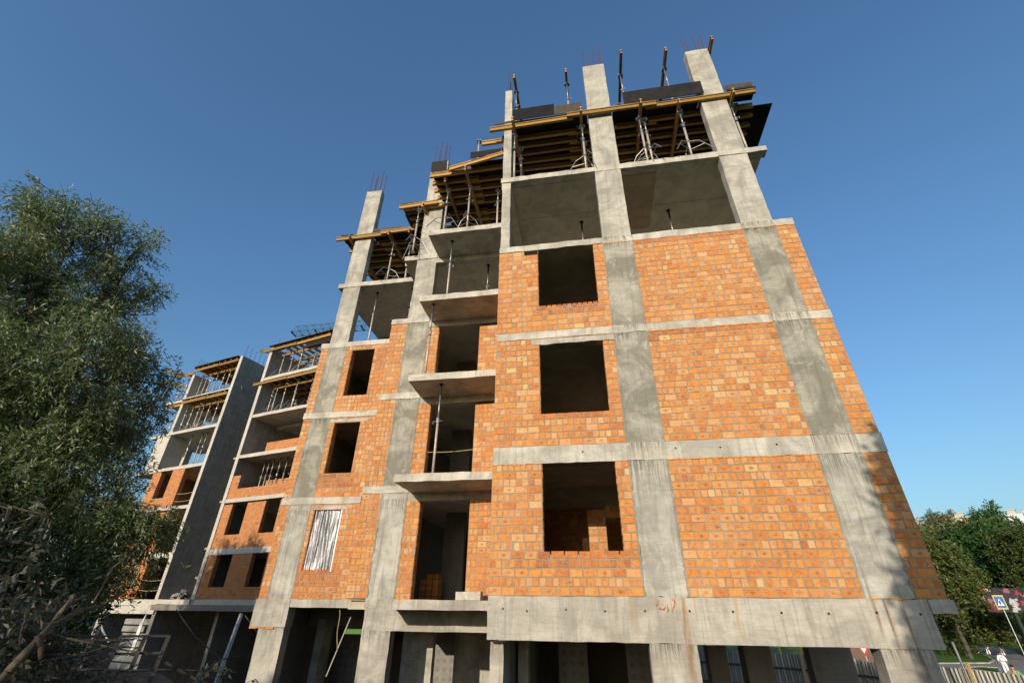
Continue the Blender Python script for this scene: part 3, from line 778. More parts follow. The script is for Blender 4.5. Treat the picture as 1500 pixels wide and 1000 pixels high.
upright(-3.02, -2.42, 1.42, ZD + .022, ZD + .52, "small black plywood panel standing in front of the middle column top", .05)
upright(-1.42, -.3, 1.05, ZD + .022, ZD + .30, "dark plywood edge panel left of the thin column", .03)
prop((-1.3, 1.6, ZD + .021), 1.15 + .5, "short prop stub standing on the deck over the balconies", tripod=False)

# left deck --------------------------------------------------------------------
GA = "timber joists under the left deck"
hbeam((-8.2, 4.14, ZJ), (-5.9, 4.12, ZJ), "brown front beam poking out past the left column")
hbeam((-6.1, 4.04, ZJ + .01), (-4.45, 4.02, ZJ + .01), "yellow front beam right of the left column")
for y in (4.62, 4.95, 5.3, 5.7, 6.1, 6.6, 7.1):
    hbeam((-8.1 + rng.uniform(-.1, .5), y, ZJ), (-5.9, y, ZJ), "timber joist in the rows under the left deck", GA)
    hbeam((-6.3, y + .09, ZJ), (-4.4, y + .09, ZJ), "timber joist in the rows under the left deck", GA)
for x, lab in ((-7.46, "short bearer beside the left column"), (-5.66, "yellow bearer right of the left column"), (-4.75, "bearer near the inner end of the left deck")):
    hbeam((x, 3.88, ZP), (x, 7.2, ZP), lab)
for x, y, lab in ((-5.62, 4.42, "prop with tripod right of the left column under the left deck"), (-5.0, 4.75, "second prop with tripod under the left deck, near the middle column")):
    prop((x, y, 8.483), ZP - .1 - 8.483, lab)
for x, y in ((-7.46, 5.6), (-5.66, 6.4), (-4.75, 6.4)): prop((x, y, 8.483), ZP - .1 - 8.483, "prop at the back under the left deck", "rear props under the left deck", tripod=True)
for a, b, c, d in ((-7.95, -5.9, 4.58, 7.3), (-5.895, -4.4, 4.58, 7.3), (-6.58, -4.42, 4.08, 4.57)):
    sheet(a, b, c, d, ZD, "plywood sheet of the left deck beside the left column", "plywood sheets of the left deck")
sheet(-7.98, -7.4, 4.06, 4.57, ZD, "small dark plywood sheet left of the left column", jit=.01)
upright(-6.5, -5.2, 4.05, ZD + .03, ZD + .16, "thin brown plywood strip on the left deck edge", 0, 'ply_edge')
# fallen tripod on the left deck
mb = MB(); c = Vector((-5.35, 4.5, ZD + .05))
for a in (.2, 2.2, 3.6, 5.2): mb.path([c + Vector((0, 0, .25)), c + Vector((.35 * math.cos(a), .3 * math.sin(a), .32)), c + Vector((.55 * math.cos(a), .5 * math.sin(a), -.02))], [.014] * 3)
mb.tube(c + Vector((0, 0, .2)), c + Vector((0, 0, .5)), .03); tag(mb.build("prop_tripod", M['steel'], own=True), "loose steel tripod left on top of the left deck", "tripod")

# props under the open floors ---------------------------------------------------
for (x, y, k, lab) in ((5.15, 1.9, 5, "single prop standing in the right open bay of the upper floor"), (2.35, 2.0, 5, "prop in the open bay left of the middle column of the upper floor"),
                    (-2.2, 2.25, 5, "tall prop on the fourth balcony from below"), (-1.2, 3.7, 5, "prop deep behind the fourth balcony"),
                    (-2.55, 2.05, 4, "prop at the left end of the third balcony"), (-2.05, 2.15, 3, "prop on the second balcony in front of the dark doorway"),
                    (-6.1, 4.75, 5, "dark prop right of the left column on the open upper floor"), (-5.2, 6.0, 5, "rear prop on the open upper floor of the left part"), (-4.55, 4.7, 5, "prop beside the brick strip on the open upper floor")):
    zt = (5.66 if (x > -3 and x < 0) else ZT[5]) if k == 5 else {4: 2.85, 3: 0.0}[k]
    top = {5: 8.483 - .2, 4: 5.66 - .2, 3: 2.85 - .2}[k] if not (x < -4 or x > 0 or y > 3) else {5: 8.28, 4: 5.46, 3: 2.65}[k]
    prop((x, y, zt), top - zt, lab, tripod=False, slabhead=True)
# rope barriers in the doorway of the second balcony
for z0_, z1_, lab in ((.95, .98, "upper rope strung across the doorway of the second balcony"), (.12, .2, "lower slack rope across the doorway of the second balcony")):
    mb = MB(); pts = [(-2.62 + 1.4 * i / 8, YB + .06, z0_ + (z1_ - z0_) * i / 8 - .03 * math.sin(math.pi * i / 8)) for i in range(9)]
    mb.path(pts, [.012] * 9); tag(mb.build("rope", M['rope'], own=True), lab, "rope")
# brick stack in the lowest doorway, block by the slab edge
mb = MB()
for k in range(5):
    for i in range(3):
        for j in range(2):
            if k == 4 and i == 0: continue
            mb = MB(); mb.rbox(-3.1 + i * .19, -3.1 + i * .19 + .17, 5.0 + j * .2, 5.0 + j * .2 + .18, ZT[2] - .03 + k * .145, ZT[2] - .03 + k * .145 + .135, .2, .004)
            tone = rng.uniform(.05, .7)
            for q in range(len(mb.v)): mb.a[q] = (tone, .5, 0, .4); mb.b[q] = (.2, .2, 0)
            tag(mb.build("loose_brick", M['brick'], own=True), "brick in the stack just inside the lowest doorway", "brick", "bricks stacked in the lowest doorway")
mb = MB(); mb.rbox(-1.32, -.72, 2.5, 2.8, -2.806, -2.62, .2, .004); tag(mb.build("concrete_block", M['slab'], own=True, bevel=.006), "pale block lying at the foot of the lowest brick pier", "block")
mb = MB(); mb.rbox(-.38, -.14, 2.6, 2.85, -2.806, -2.56, .2, .004)
for q in range(len(mb.v)): mb.a[q] = (.4, .4, 0, .2); mb.b[q] = (.2, .2, 0)
tag(mb.build("loose_brick", M['brick'], own=True), "orange brick lying beside the pale block on the lowest slab", "brick")
# cords hanging in the ground floor bay
mb = MB(); mb.tube((-5.08, 5.0, -3.2), (-5.52, 5.0, -4.6), .018); tag(mb.build("wooden_stick", M['pale_rope'], own=True), "pale pole leaning in the ground floor bay", "pole")
mb = MB(); pts = [(-5.16 + .02 * math.sin(i) + .015 * i, YA + .17, -2.98 - .125 * i) for i in range(9)]; mb.path(pts, [.012] * 9); tag(mb.build("rope", M['rope'], own=True), "yellow cord hanging under the ground floor beam", "cord")
mb = MB(); mb.box(-5.86, -5.2, 6.3, 6.32, -3.66, -3.48); tag(mb.build("green_netting", M['green_sheet'], own=True), "bright green sheet hanging in the ground floor bay", "netting")
# ------------------------------------------------------------------ far stepped wing
O_ = Vector((-20.8, 17.1, 0)); U_ = Vector((.967, -.255, 0)).normalized(); V_ = Vector((.255, .967, 0)).normalized()
MW = Matrix(((U_.x, V_.x, 0, O_.x), (U_.y, V_.y, 0, O_.y), (0, 0, 1, 0), (0, 0, 0, 1)))
def WP(u, v, z): return tuple(MW @ Vector((u, v, z)))
wng = thing("unfinished_building", "far unfinished brick wing with dark concrete cross wall and props on its open floors", "building", tuple(WP(0, 0, GZ)))
ZW = {2: -2.60, 3: 0.0, 4: 2.85, 5: 5.66, 6: 8.48, 7: 11.3}
def wbox(name, mat, *bs, rough=0, step=.6):
    for b in bs:
        mb = MB(MW)
        if rough: mb.rbox(*b, step, rough)
        else: mb.box(*b)
        o = mb.build(name, [M[mat]], wng)
    return o
# right part: u 0..7.5 ; left part: u -9..-3.4
for k, z in ZW.items():
    wbox("floor_slab", 'soffit', (.2, 7.6, .3, 9, z - .2, z - .004), (-8.9, -3.55, .5, 9, z - .2, z - .004))
    b = .32 if k < 4 else .22
    wbox("edge_beam", 'far_slab', (.24, 7.6, -.03, .3, z - b, z), rough=.008)
    wbox("edge_beam", 'far_slab', (-9.0, -3.36, .17, .5, z - b, z), rough=.008)
    if k > 4 or k == 2: wbox("balcony_slab", 'far_slab', (-11.4, -9.01, .3, 4.5, z - .2, z - .01), rough=.006)
wbox("drop_beam", 'soffit', (.4, 7.6, 1.9, 2.15, 8.03, 8.28), (.4, 7.6, 1.9, 2.15, 5.2, 5.45))
for (za, zb) in ((-2.9, 0), (0, 2.85), (2.85, 5.66), (5.66, 8.48), (8.48, 11.3), (11.3, 13.85)):
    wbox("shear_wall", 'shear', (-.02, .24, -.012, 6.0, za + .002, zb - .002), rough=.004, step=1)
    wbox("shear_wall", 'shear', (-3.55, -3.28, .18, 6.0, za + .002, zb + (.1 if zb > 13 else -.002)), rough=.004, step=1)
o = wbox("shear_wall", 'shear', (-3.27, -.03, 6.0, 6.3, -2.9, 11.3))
wbox("lit_wall_end", 'far_slab', (-3.56, -3.27, .12, .178, -2.6, 13.95), (-.03, .25, -.06, -.014, -2.6, 13.85))  # pale plates paint the sunlit front edges onto the darker shear walls
for base, zt in (((-3.42), 13.95), ((.11), 13.85)):
    for i in range(13 if base < 0 else 4):
        mb = MB(MW); v = .35 + i * .42; h = rng.uniform(.9, 1.15); mb.tube((base, v, zt - .1), (base + rng.gauss(0, .02), v, zt + h), .014, n=5); mb.build("rebar", M['rebar'], wng)
# columns of the left part
for (u0, u1, v0, v1) in ((-9.0, -8.7, .2, 1.6), (-11.2, -10.9, 3.0, 3.5)):
    for k in (5, 6, 7): wbox("column", 'far_slab', (u0, u1, v0, v1, ZW[k] + .002, (ZW.get(k + 1, 13.6)) - .225), rough=.004)
for i in range(7):
    mb = MB(MW); mb.tube((-8.95 + .04 * (i % 2), .3 + i * .19, 13.4), (-8.95, .3 + i * .19, 14.9), .014, n=5); mb.build("rebar", M['rebar'], wng)
wbox("column", 'far_slab', (-10.3, -8.95, .25, .5, 5.662, 8.26), rough=.005)
# brickwork
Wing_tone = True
hz = {2: [(.98, 2.3, -2.0, -.33), (3.9, 5.12, -2.0, -.33)], 3: [(.98, 2.3, .745, 2.52), (3.83, 5.05, .715, 2.52)]}
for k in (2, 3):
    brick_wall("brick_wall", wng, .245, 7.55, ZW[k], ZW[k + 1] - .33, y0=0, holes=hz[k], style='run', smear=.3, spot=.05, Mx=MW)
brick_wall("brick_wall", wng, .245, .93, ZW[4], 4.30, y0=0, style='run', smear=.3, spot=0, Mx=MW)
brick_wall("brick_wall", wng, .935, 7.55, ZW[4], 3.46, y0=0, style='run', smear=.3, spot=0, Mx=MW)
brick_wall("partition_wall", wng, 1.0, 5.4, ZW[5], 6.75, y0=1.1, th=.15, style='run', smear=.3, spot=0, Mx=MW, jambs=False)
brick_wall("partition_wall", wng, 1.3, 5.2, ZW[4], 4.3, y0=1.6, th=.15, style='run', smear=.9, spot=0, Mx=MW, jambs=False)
wbox("partition_wall", 'inner', (-8.95, -8.75, .53, 7, -2.6, 5.43), (7.35, 7.55, .3, 8.6, -2.6, 5.4), (.3, 7.5, 8.6, 8.8, -2.6, 5.4), (1.0, 7.5, 5.2, 5.4, 5.7, 8.0), (2.4, 3.7, 5.0, 5.2, -2.6, 5.4))  # wall at the right end added to keep sky light out of the rooms
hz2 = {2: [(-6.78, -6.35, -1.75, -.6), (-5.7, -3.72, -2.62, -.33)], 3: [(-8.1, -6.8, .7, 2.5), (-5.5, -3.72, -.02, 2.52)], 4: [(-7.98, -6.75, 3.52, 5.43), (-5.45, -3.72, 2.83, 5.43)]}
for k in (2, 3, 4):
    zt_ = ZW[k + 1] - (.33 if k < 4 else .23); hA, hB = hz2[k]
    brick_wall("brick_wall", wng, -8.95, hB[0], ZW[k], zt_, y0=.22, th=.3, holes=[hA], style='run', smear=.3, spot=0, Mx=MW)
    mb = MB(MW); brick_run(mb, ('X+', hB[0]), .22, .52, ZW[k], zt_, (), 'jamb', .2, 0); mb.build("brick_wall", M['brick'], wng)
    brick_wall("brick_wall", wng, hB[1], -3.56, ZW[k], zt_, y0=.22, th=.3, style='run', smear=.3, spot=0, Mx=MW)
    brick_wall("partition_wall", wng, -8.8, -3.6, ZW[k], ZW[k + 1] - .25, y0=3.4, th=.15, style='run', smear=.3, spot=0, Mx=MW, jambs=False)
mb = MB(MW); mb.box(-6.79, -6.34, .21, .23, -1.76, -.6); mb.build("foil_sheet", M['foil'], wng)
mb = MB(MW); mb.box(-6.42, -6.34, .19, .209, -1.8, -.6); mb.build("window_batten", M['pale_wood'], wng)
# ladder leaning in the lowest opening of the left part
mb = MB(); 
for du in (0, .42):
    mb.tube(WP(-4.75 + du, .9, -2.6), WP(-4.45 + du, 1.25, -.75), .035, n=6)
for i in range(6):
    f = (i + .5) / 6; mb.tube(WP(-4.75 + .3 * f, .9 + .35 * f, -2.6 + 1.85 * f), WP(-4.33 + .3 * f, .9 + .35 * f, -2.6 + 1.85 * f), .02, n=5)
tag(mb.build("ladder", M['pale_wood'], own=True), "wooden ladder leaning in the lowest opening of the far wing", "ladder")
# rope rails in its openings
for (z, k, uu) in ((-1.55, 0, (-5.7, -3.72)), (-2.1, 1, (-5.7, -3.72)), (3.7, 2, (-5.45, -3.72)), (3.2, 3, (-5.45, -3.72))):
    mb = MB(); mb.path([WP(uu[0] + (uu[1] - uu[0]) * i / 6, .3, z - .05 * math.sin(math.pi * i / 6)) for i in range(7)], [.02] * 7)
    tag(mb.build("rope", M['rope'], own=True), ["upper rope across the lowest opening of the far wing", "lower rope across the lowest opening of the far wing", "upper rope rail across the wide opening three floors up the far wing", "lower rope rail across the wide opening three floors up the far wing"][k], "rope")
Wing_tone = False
# rubble on the base slab between the walls
mb = MB()
for i in range(26):
    s_ = rng.uniform(.06, .2); u = rng.uniform(-2.6, -1.0); z = -2.6 + rng.uniform(0, .38) * (1 - abs(u + 1.8) / 1.2)
    mb.obox(WP(u, rng.uniform(.1, .6), z + s_ * .4), Vector((rng.uniform(.5, 1), rng.uniform(-.5, .5), rng.uniform(-.4, .4))) * s_, Vector((rng.uniform(-.5, .5), 1, rng.uniform(-.4, .4))) * s_ * .7, Vector((0, .3, 1)) * s_ * .4, i % 2)
tag(mb.build("rubble_heap", [M['block'], M['grey_wood']], own=True), "heap of rubble and boards on the slab between the two dark walls", "rubble", kind="stuff")
wbox("floor_slab", 'far_slab', (-3.26, -.03, -.1, 6, -2.85, -2.602), rough=.01)
for (z) in (.05, 2.75, 5.5, -1.5):
    wbox("bracket", 'pale_wood', (-.32, -.03, -.01, .1, z - .06, z + .06))
# ground floor of the wing
wbox("edge_beam", 'inner', (-3.2, 7.6, -.15, .25, -3.15, -2.86), rough=.006); wbox("edge_beam", 'far_slab', (-8.6, -3.22, .1, .45, -3.35, -2.94), rough=.006)
wbox("column", 'shear', (-3.4, -3.1, .2, 5, GZ, -3.16), (-8.3, -8.0, .2, 3.5, GZ, -3.4), (1.0, 1.25, 1.0, 6, GZ, -3.2), (5.2, 5.5, .5, 6, GZ, -3.2))
wbox("basement_wall", 'inner', (-8.3, 7.5, 6.0, 6.2, GZ, -2.8)); wbox("column", 'far_slab', (-8.36, -8.02, .05, .19, GZ, -3.36))
wbox("basement_wall", 'grey_wood', (2.2, 4.0, 5.7, 5.9, GZ, -4.2))
# ------- formwork on the wing
FW = "formwork beams of the far wing"
def wbeam(u0, u1, v0, v1, z, lab, g=None): hbeam(WP(u0, v0, z), WP(u1, v1, z), lab, g)
for (z, part, rows) in ((10.82, 'right', (.9, 1.6, 2.3, 3.0, 3.7, 4.4)), (13.55, 'right', (.8, 1.9, 2.5, 3.3))):
    lv = "lower" if z < 12 else "upper"
    wbeam(-.55, 2.7, -.16, -.14, z, "yellow front beam at the left end of the %s propped floor of the far wing, right part" % lv)
    wbeam(2.3, 5.9, -.08, -.12, z + .01, "pale front beam reaching the big block on the %s propped floor of the far wing" % lv)
    for v in rows: wbeam(.3, 6.8, v, v, z, "shaded beam under the %s deck of the far wing, right part" % lv, "shaded beams, %s deck, right part" % lv)
    if z < 12:
        for i in range(9): wbeam(.6 + i * .75, .6 + i * .75, .0, 5, z + .2, "cross joist under the lower deck of the far wing, right part", "cross joists, lower deck, right part")
    else:
        for i in range(9): wbeam(1.2 + i * .62, 1.2 + i * .62, -.05, 3.6, z + .2, "spaced cross joist with sky between on the upper deck of the far wing", "cross joists, upper deck, right part")
sheet(-.1, 6.5, -.25, .55, 13.86, "long brown plywood strip on the upper deck of the far wing, right part", mat='ply_edge', Mx=MW)
sheet(.3, 6.6, .2, 5, 11.04, "black plywood sheet under the cast slab of the far wing, right part", Mx=MW)
wbeam(-.9, .6, -.3, 1.2, 13.66, "beam end jutting out at the upper left corner of the far wing, right part")
for (z, zz) in ((10.8, 'lower'), (13.6, 'upper')):
    wbeam(-8.6, -5.8, .02, .0, z, "left front beam on the %s propped floor of the far wing, left part" % zz)
    wbeam(-6.1, -3.58, .06, .06, z + .01, "right front beam on the %s propped floor of the far wing, left part" % zz)
    wbeam(-11.2, -9.1, .2, .25, z, "front beam on the balcony corner of the %s propped floor of the far wing" % zz)
    for v in (1.0, 1.8, 2.6, 3.4): wbeam(-8.8, -3.65, v, v, z, "shaded beam under the %s deck of the far wing, left part" % zz, "shaded beams, %s deck, left part" % zz)
    for i in range(8): wbeam(-8.5 + i * .65, -8.5 + i * .65, .1, 4, z + .2, "cross joist under the %s deck of the far wing, left part" % zz, "cross joists, %s deck, left part" % zz)
    sheet(-8.9, -3.6, .05, 4.6, z + .31, "black plywood sheet over the %s props of the far wing, left part" % zz, Mx=MW)
sheet(-8.8, -3.65, -.05, .8, 13.95, "long brown plywood strip on the upper deck of the far wing, left part", mat='ply_edge', Mx=MW)
wbeam(-10.6, -9.2, -1.0, 1.0, 13.5, "beam jutting out into the willow leaves from the top left of the far wing")
wbeam(-11.6, -10.4, -.6, 1.2, 12.9, "lower beam jutting out into the willow leaves at the far wing corner")
for (zf, lv) in ((8.48, 'lower'), (11.3, 'upper')):
    H = (10.7 if zf < 9 else 13.43) - zf
    us = [.85, 1.35, 2.05, 2.9, 3.35, 4.3, 5.15] if zf < 9 else [.95, 1.75, 2.9, 3.9, 4.9]
    for u in us: prop(WP(u, .45 + rng.uniform(-.1, .3), zf), H, "prop in the front row of the %s propped floor of the far wing, right part" % lv, "front props, %s floor, right part" % lv)
    for u in (1.2, 2.4, 3.8, 5.0): prop(WP(u, 2.3, zf), H, "prop in the second row of the %s propped floor of the far wing, right part" % lv, "second-row props, %s floor, right part" % lv)
    for u in (-8.5, -7.9, -7.3, -6.7, -5.9, -5.0, -4.2, -3.8): prop(WP(u + rng.uniform(-.15, .15), .6 + rng.uniform(0, .25), zf), H, "prop in the front row of the %s propped floor of the far wing, left part" % lv, "front props, %s floor, left part" % lv)
    for u in (-8.0, -6.9, -5.6, -4.4): prop(WP(u, 2.4, zf), H, "prop in the second row of the %s propped floor of the far wing, left part" % lv, "second-row props, %s floor, left part" % lv)
    for u in (-10.9, -10.2, -9.5): prop(WP(u, .7, zf), H, "prop on the balcony corner of the %s propped floor of the far wing" % lv, "balcony props, %s floor" % lv)
for u in (-7.2, -6.0, -5.5): prop(WP(u, .9, 5.66), 2.58, "slender prop on the open floor of the far wing, left part", "props on the open floor, left part", tripod=False)
for u in (1.5, 1.9, 2.3, 2.9, 3.5, 4.1, 4.6): prop(WP(u, 1.0, 2.85), 2.58, "prop behind the low brick parapet of the far wing", "props behind the parapet")
prop(WP(-10.7, .8, 5.66), 2.58, "lone prop on the open balcony corner of the far wing", tripod=False)
# bundle of boards on the far wing deck by the big block
for i in range(6):
    mb = MB(MW); mb.box(3.6 + rng.uniform(-.1, .1), 7.0, -.1 + rng.uniform(-.05, .05) + .1 * (i % 2), .25, 13.06 + i * .05, 13.10 + i * .05)
    tag(mb.build("board", [M['grey_wood']], own=True), "grey board stacked on the upper floor of the far wing, beside the big block", "board", "stacked grey boards on the far wing")
# tower crane behind
crn = thing("tower_crane", "blue lattice tower crane with its jib above the far wing", "crane", (20, 46, GZ))
M['crane'] = plain("blue_crane_paint", (.06, .16, .26), .5, vary=.2)
a = Vector((-33.0, 34.0, 26.4)); b = Vector((6.0, 36.5, 33.3 - 5)); d = (b - a); L = d.length; d.normalize(); s_ = d.cross(Vector((0, 0, 1))).normalized(); up = s_.cross(d)
mb = MB()
n = 40
for i in range(n):
    p = a + d * (L * i / n); q = a + d * (L * (i + 1) / n)
    A0, B0, T0 = p + s_ * .6, p - s_ * .6, p + up * 1.1; A1, B1, T1 = q + s_ * .6, q - s_ * .6, q + up * 1.1
    mb.tube(A0, A1, .07, n=5); mb.tube(B0, B1, .07, n=5); mb.tube(T0, T1, .06, n=5)
    mid = (T0 + T1) / 2
    for x in (A0, B0, A1, B1): mb.tube(x, mid, .03, n=4)
    mb.tube(A0, B0, .05 if i % 3 else .12, n=4); mb.tube(A0, B1, .025, n=4)
mb.build("jib", M['crane'], crn)
mb = MB()
for i in range(24):
    z0 = GZ + i * 1.5; z1 = z0 + 1.5
    for x, y in ((-.8, -.8), (.8, -.8), (.8, .8), (-.8, .8)): mb.tube((b.x + x, b.y + y, z0), (b.x + x, b.y + y, z1), .08, n=5)
    for (x0, y0, x1, y1) in ((-.8, -.8, .8, -.8), (.8, -.8, .8, .8), (.8, .8, -.8, .8), (-.8, .8, -.8, -.8)): mb.tube((b.x + x0, b.y + y0, z0), (b.x + x1, b.y + y1, z1), .04, n=4)
mb.build("mast", M['crane'], crn)
# ------------------------------------------------------------------ ground
def sst(t): 
    t = max(0.0, min(1.0, t)); return t * t * (3 - 2 * t)
def ground_z(x, y):
    h = 2.2 * max(sst((-1.0 - y) / 4) * sst((11 - x) / 4), sst((-8.6 - x) / 3) * sst((9.5 - y) / 4)) * sst((y + 90) / 20)
    d = math.hypot(x - 20, y - 20)
    w = sst((math.atan2(y + 5, x) - .2) / .3) * sst((1.35 - math.atan2(y + 5, x)) / .2) if x > 10 else 0
    return GZ + h + w * (9 * sst((d - 84) / 50) + 8 * sst((d - 120) / 60)) 
gx = sorted(set([round(x, 2) for x in np.concatenate([np.linspace(-1500, -60, 14), np.linspace(-58, -20, 14), np.linspace(-19, 16, 71), np.linspace(17, 150, 58), np.linspace(160, 1500, 14)])]))
gy = sorted(set([round(x, 2) for x in np.concatenate([np.linspace(-1500, -60, 12), np.linspace(-56, -14, 12), np.linspace(-13, 12, 51), np.linspace(14, 200, 70), np.linspace(215, 1500, 14)])]))
mb = MB()
for y in gy:
    for x in gx: mb.v.append((x, y, ground_z(x, y) + (rng.gauss(0, .02) if abs(x) < 20 and abs(y) < 14 else 0)))
W = len(gx)
for j in range(len(gy) - 1):
    for i in range(W - 1):
        mb.f.append((j * W + i, j * W + i + 1, (j + 1) * W + i + 1, (j + 1) * W + i)); mb.mi.append(0)
t = NT("grassy_ground"); o_ = t.coord()
c = t.ramp(t.noise(o_, .35, 6, .7), [(.3, (.045, .075, .014)), (.5, (.075, .11, .02)), (.62, (.11, .12, .035)), (.75, (.14, .105, .06))])
c = t.mix(.5, c, t.ramp(t.noise(o_, 5, 5, .7), [(.3, (.3, .3, .3)), (.7, (.7, .7, .7))]), 'OVERLAY')
sx = t.n('ShaderNodeSeparateXYZ', {0: o_})
site = t.math('MULTIPLY', t.math('LESS_THAN', sx.outputs[0], 14), t.math('GREATER_THAN', t.math('ADD', sx.outputs[1], t.noise(o_, .6, 3)), -4))
c = t.mix(site, c, t.ramp(t.noise(o_, 1.5, 6, .7), [(.3, (.16, .12, .08)), (.7, (.27, .22, .16))]))
t.bsdf(c, .95, t.bump(t.noise(o_, 6, 5, .7), .8, .06), spec=.15)
M['ground'] = t.m
mb.build("ground", M['ground'], smooth=True, kind="structure")
def flat(name, pts, z, mat, dz=0.0):
    mb = MB(); mb.face([(x, y, z) for x, y in pts]); return mb.build(name, mat, kind="structure")
def asphalt():
    t = NT("worn_asphalt"); o_ = t.coord()
    c = t.ramp(t.noise(o_, .6, 6, .7), [(.3, (.2, .17, .145)), (.7, (.3, .26, .225))])
    c = t.mix(.4, c, t.ramp(t.noise(o_, 30, 3), [(.3, (.3, .3, .3)), (.7, (.75, .75, .75))]), 'OVERLAY')
    t.bsdf(c, .95, t.bump(t.noise(o_, 20, 3), .3, .01)); return t.m
M['asphalt'] = asphalt()
t = NT("lawn"); o_ = t.coord()
c = t.ramp(t.noise(o_, 1.2, 6, .75), [(.3, (.045, .10, .012)), (.55, (.085, .16, .018)), (.75, (.13, .19, .03))])
c = t.mix(.5, c, t.ramp(t.noise(o_, 14, 4, .8), [(.3, (.25, .25, .25)), (.7, (.75, .75, .75))]), 'OVERLAY')
t.bsdf(c, .95, t.bump(t.noise(o_, 9, 5, .8), 1.0, .08), spec=.1); M['lawn'] = t.m
flat("path", [(24, 26), (31.8, 49.0), (46.5, 62), (56, 86), (65, 92), (58.5, 77.5), (51.6, 66.0), (45, 50), (40, 36)], GZ + .02, M["asphalt"])
def kerbed(name, pts, z):
    flat(name, pts, z, M['lawn'])
    mb = MB(); n = len(pts)
    for i in range(n):
        a = Vector(pts[i] + (0,)); b = Vector(pts[(i + 1) % n] + (0,)); d = b - a; L = d.length; d.normalize(); s_ = Vector((d.y, -d.x, 0))
        mb.obox((a + b) / 2 + Vector((0, 0, z - .0)), d * (L / 2 - .05), s_ * .08, Vector((0, 0, .06)))
    mb.build("kerb", M['slab'], kind="structure")
kerbed("lawn", [(32.7, 51.3), (40.6, 54.3), (43.9, 58.8), (55.5, 80.5), (44, 76)], GZ + .05); kerbed("lawn", [(33.6, 46.9), (34.1, 42.8), (37.5, 48.1), (36.7, 49.2)], GZ + .05)
# ------------------------------------------------------------------ foliage
def leaf_cloud(name, mat, clumps, n, L, Wd, parent=None, droop=0.0, shell=.0, fold=0.0, seed=1, own=False, squash=1.0, twig=0):
    """n leaf-sized faces spread through ellipsoidal clumps (x,y,z,r) along short twigs"""
    g = np.random.default_rng(seed)
    cl = np.array(clumps, float); w = cl[:, 3] ** 2; w /= w.sum()
    nt = max(1, n // 14)
    ci = g.choice(len(cl), nt, p=w)
    d = g.normal(size=(nt, 3)); d /= np.linalg.norm(d, axis=1)[:, None]
    r = g.random(nt) ** (1 / (2.0 + shell))
    base = cl[ci, :3] + d * (r * cl[ci, 3] * g.uniform(.75, 1.18, nt))[:, None] * np.array([1, 1, squash])
    td = d * .7 + g.normal(size=(nt, 3)) * .5; td[:, 2] -= droop; td /= np.linalg.norm(td, axis=1)[:, None]
    k = n // nt
    s = (np.arange(k) / k)[None, :, None]
    tl = g.uniform(2.0, 4.2, nt)[:, None, None] * L
    p = base[:, None, :] + td[:, None, :] * s * tl + g.normal(size=(nt, k, 3)) * L * .16
    p[:, :, 2] -= (s[:, :, 0] ** 2) * tl[:, :, 0] * droop * .6
    ld = td[:, None, :] * .6 + g.normal(size=(nt, k, 3)) * .62; ld[:, :, 2] -= droop * .5
    ld /= np.linalg.norm(ld, axis=2)[:, :, None]
    p = p.reshape(-1, 3); ld = ld.reshape(-1, 3); N = len(p)
    up = g.normal(size=(N, 3)) * .8 + np.array([0, 0, .6])
    sd = np.cross(ld, up); sd /= np.linalg.norm(sd, axis=1)[:, None] + 1e-9
    nn = np.cross(sd, ld)
    sz = g.uniform(.65, 1.25, N)[:, None]
    a = p; m = p + ld * L * .45 * sz + nn * L * fold * sz; tip = p + ld * L * sz
    v = np.stack([a, m + sd * Wd * .5 * sz, tip, m - sd * Wd * .5 * sz], 1).reshape(-1, 3)
    me = bpy.data.meshes.new(name)
    org = np.zeros(3)
    if own: org = (v.min(0) + v.max(0)) / 2; v = v - org
    me.vertices.add(N * 4); me.vertices.foreach_set("co", v.astype(np.float32).ravel())
    me.loops.add(N * 4); me.loops.foreach_set("vertex_index", np.arange(N * 4, dtype=np.int32))
    me.polygons.add(N); me.polygons.foreach_set("loop_start", np.arange(0, N * 4, 4, dtype=np.int32)); me.polygons.foreach_set("loop_total", np.full(N, 4, np.int32))
    me.materials.append(mat); me.update(); me.validate()
    o = bpy.data.objects.new(name, me); COL.objects.link(o); o.location = org
    if parent is not None: adopt(o, parent)
    return o
def limb_path(mb, p0, p1, r0, r1, n=7, wob=.12, sag=0):
    p0 = Vector(p0); p1 = Vector(p1); L = (p1 - p0).length; pts = []; rr = []
    off = Vector((0, 0, 0))
    for i in range(n + 1):
        f = i / n
        off += Vector((rng.gauss(0, 1), rng.gauss(0, 1), rng.gauss(0, .6))) * wob * L / n * (1 if 0 < i < n else 0)
        pts.append(p0.lerp(p1, f) + off * math.sin(math.pi * f) + Vector((0, 0, -sag * math.sin(math.pi * f)))); rr.append(r0 + (r1 - r0) * f)
    mb.path(pts, rr, 8 if r0 > .06 else 5)
    return pts
M['willow'] = leaf_material("willow_leaves", (.092, .142, .032), (.23, .265, .165), trans=.25)
M['dull_leaf'] = leaf_material("wilted_leaves", (.075, .085, .05), (.15, .15, .115), dry=(.16, .11, .05), trans=.15)
M['dark_leaf'] = leaf_material("dark_leaves", (.034, .092, .014), (.05, .105, .026), trans=.25)
M['mid_leaf'] = leaf_material("mid_leaves", (.05, .085, .014), (.075, .105, .03), dry=(.2, .16, .03), trans=.25)
M['yellow_leaf'] = leaf_material("yellowing_leaves", (.068, .098, .017), (.10, .12, .035), dry=(.28, .22, .03), trans=.25)
M['pale_leaf'] = leaf_material("pale_leaves", (.12, .14, .055), (.16, .17, .09), trans=.2)
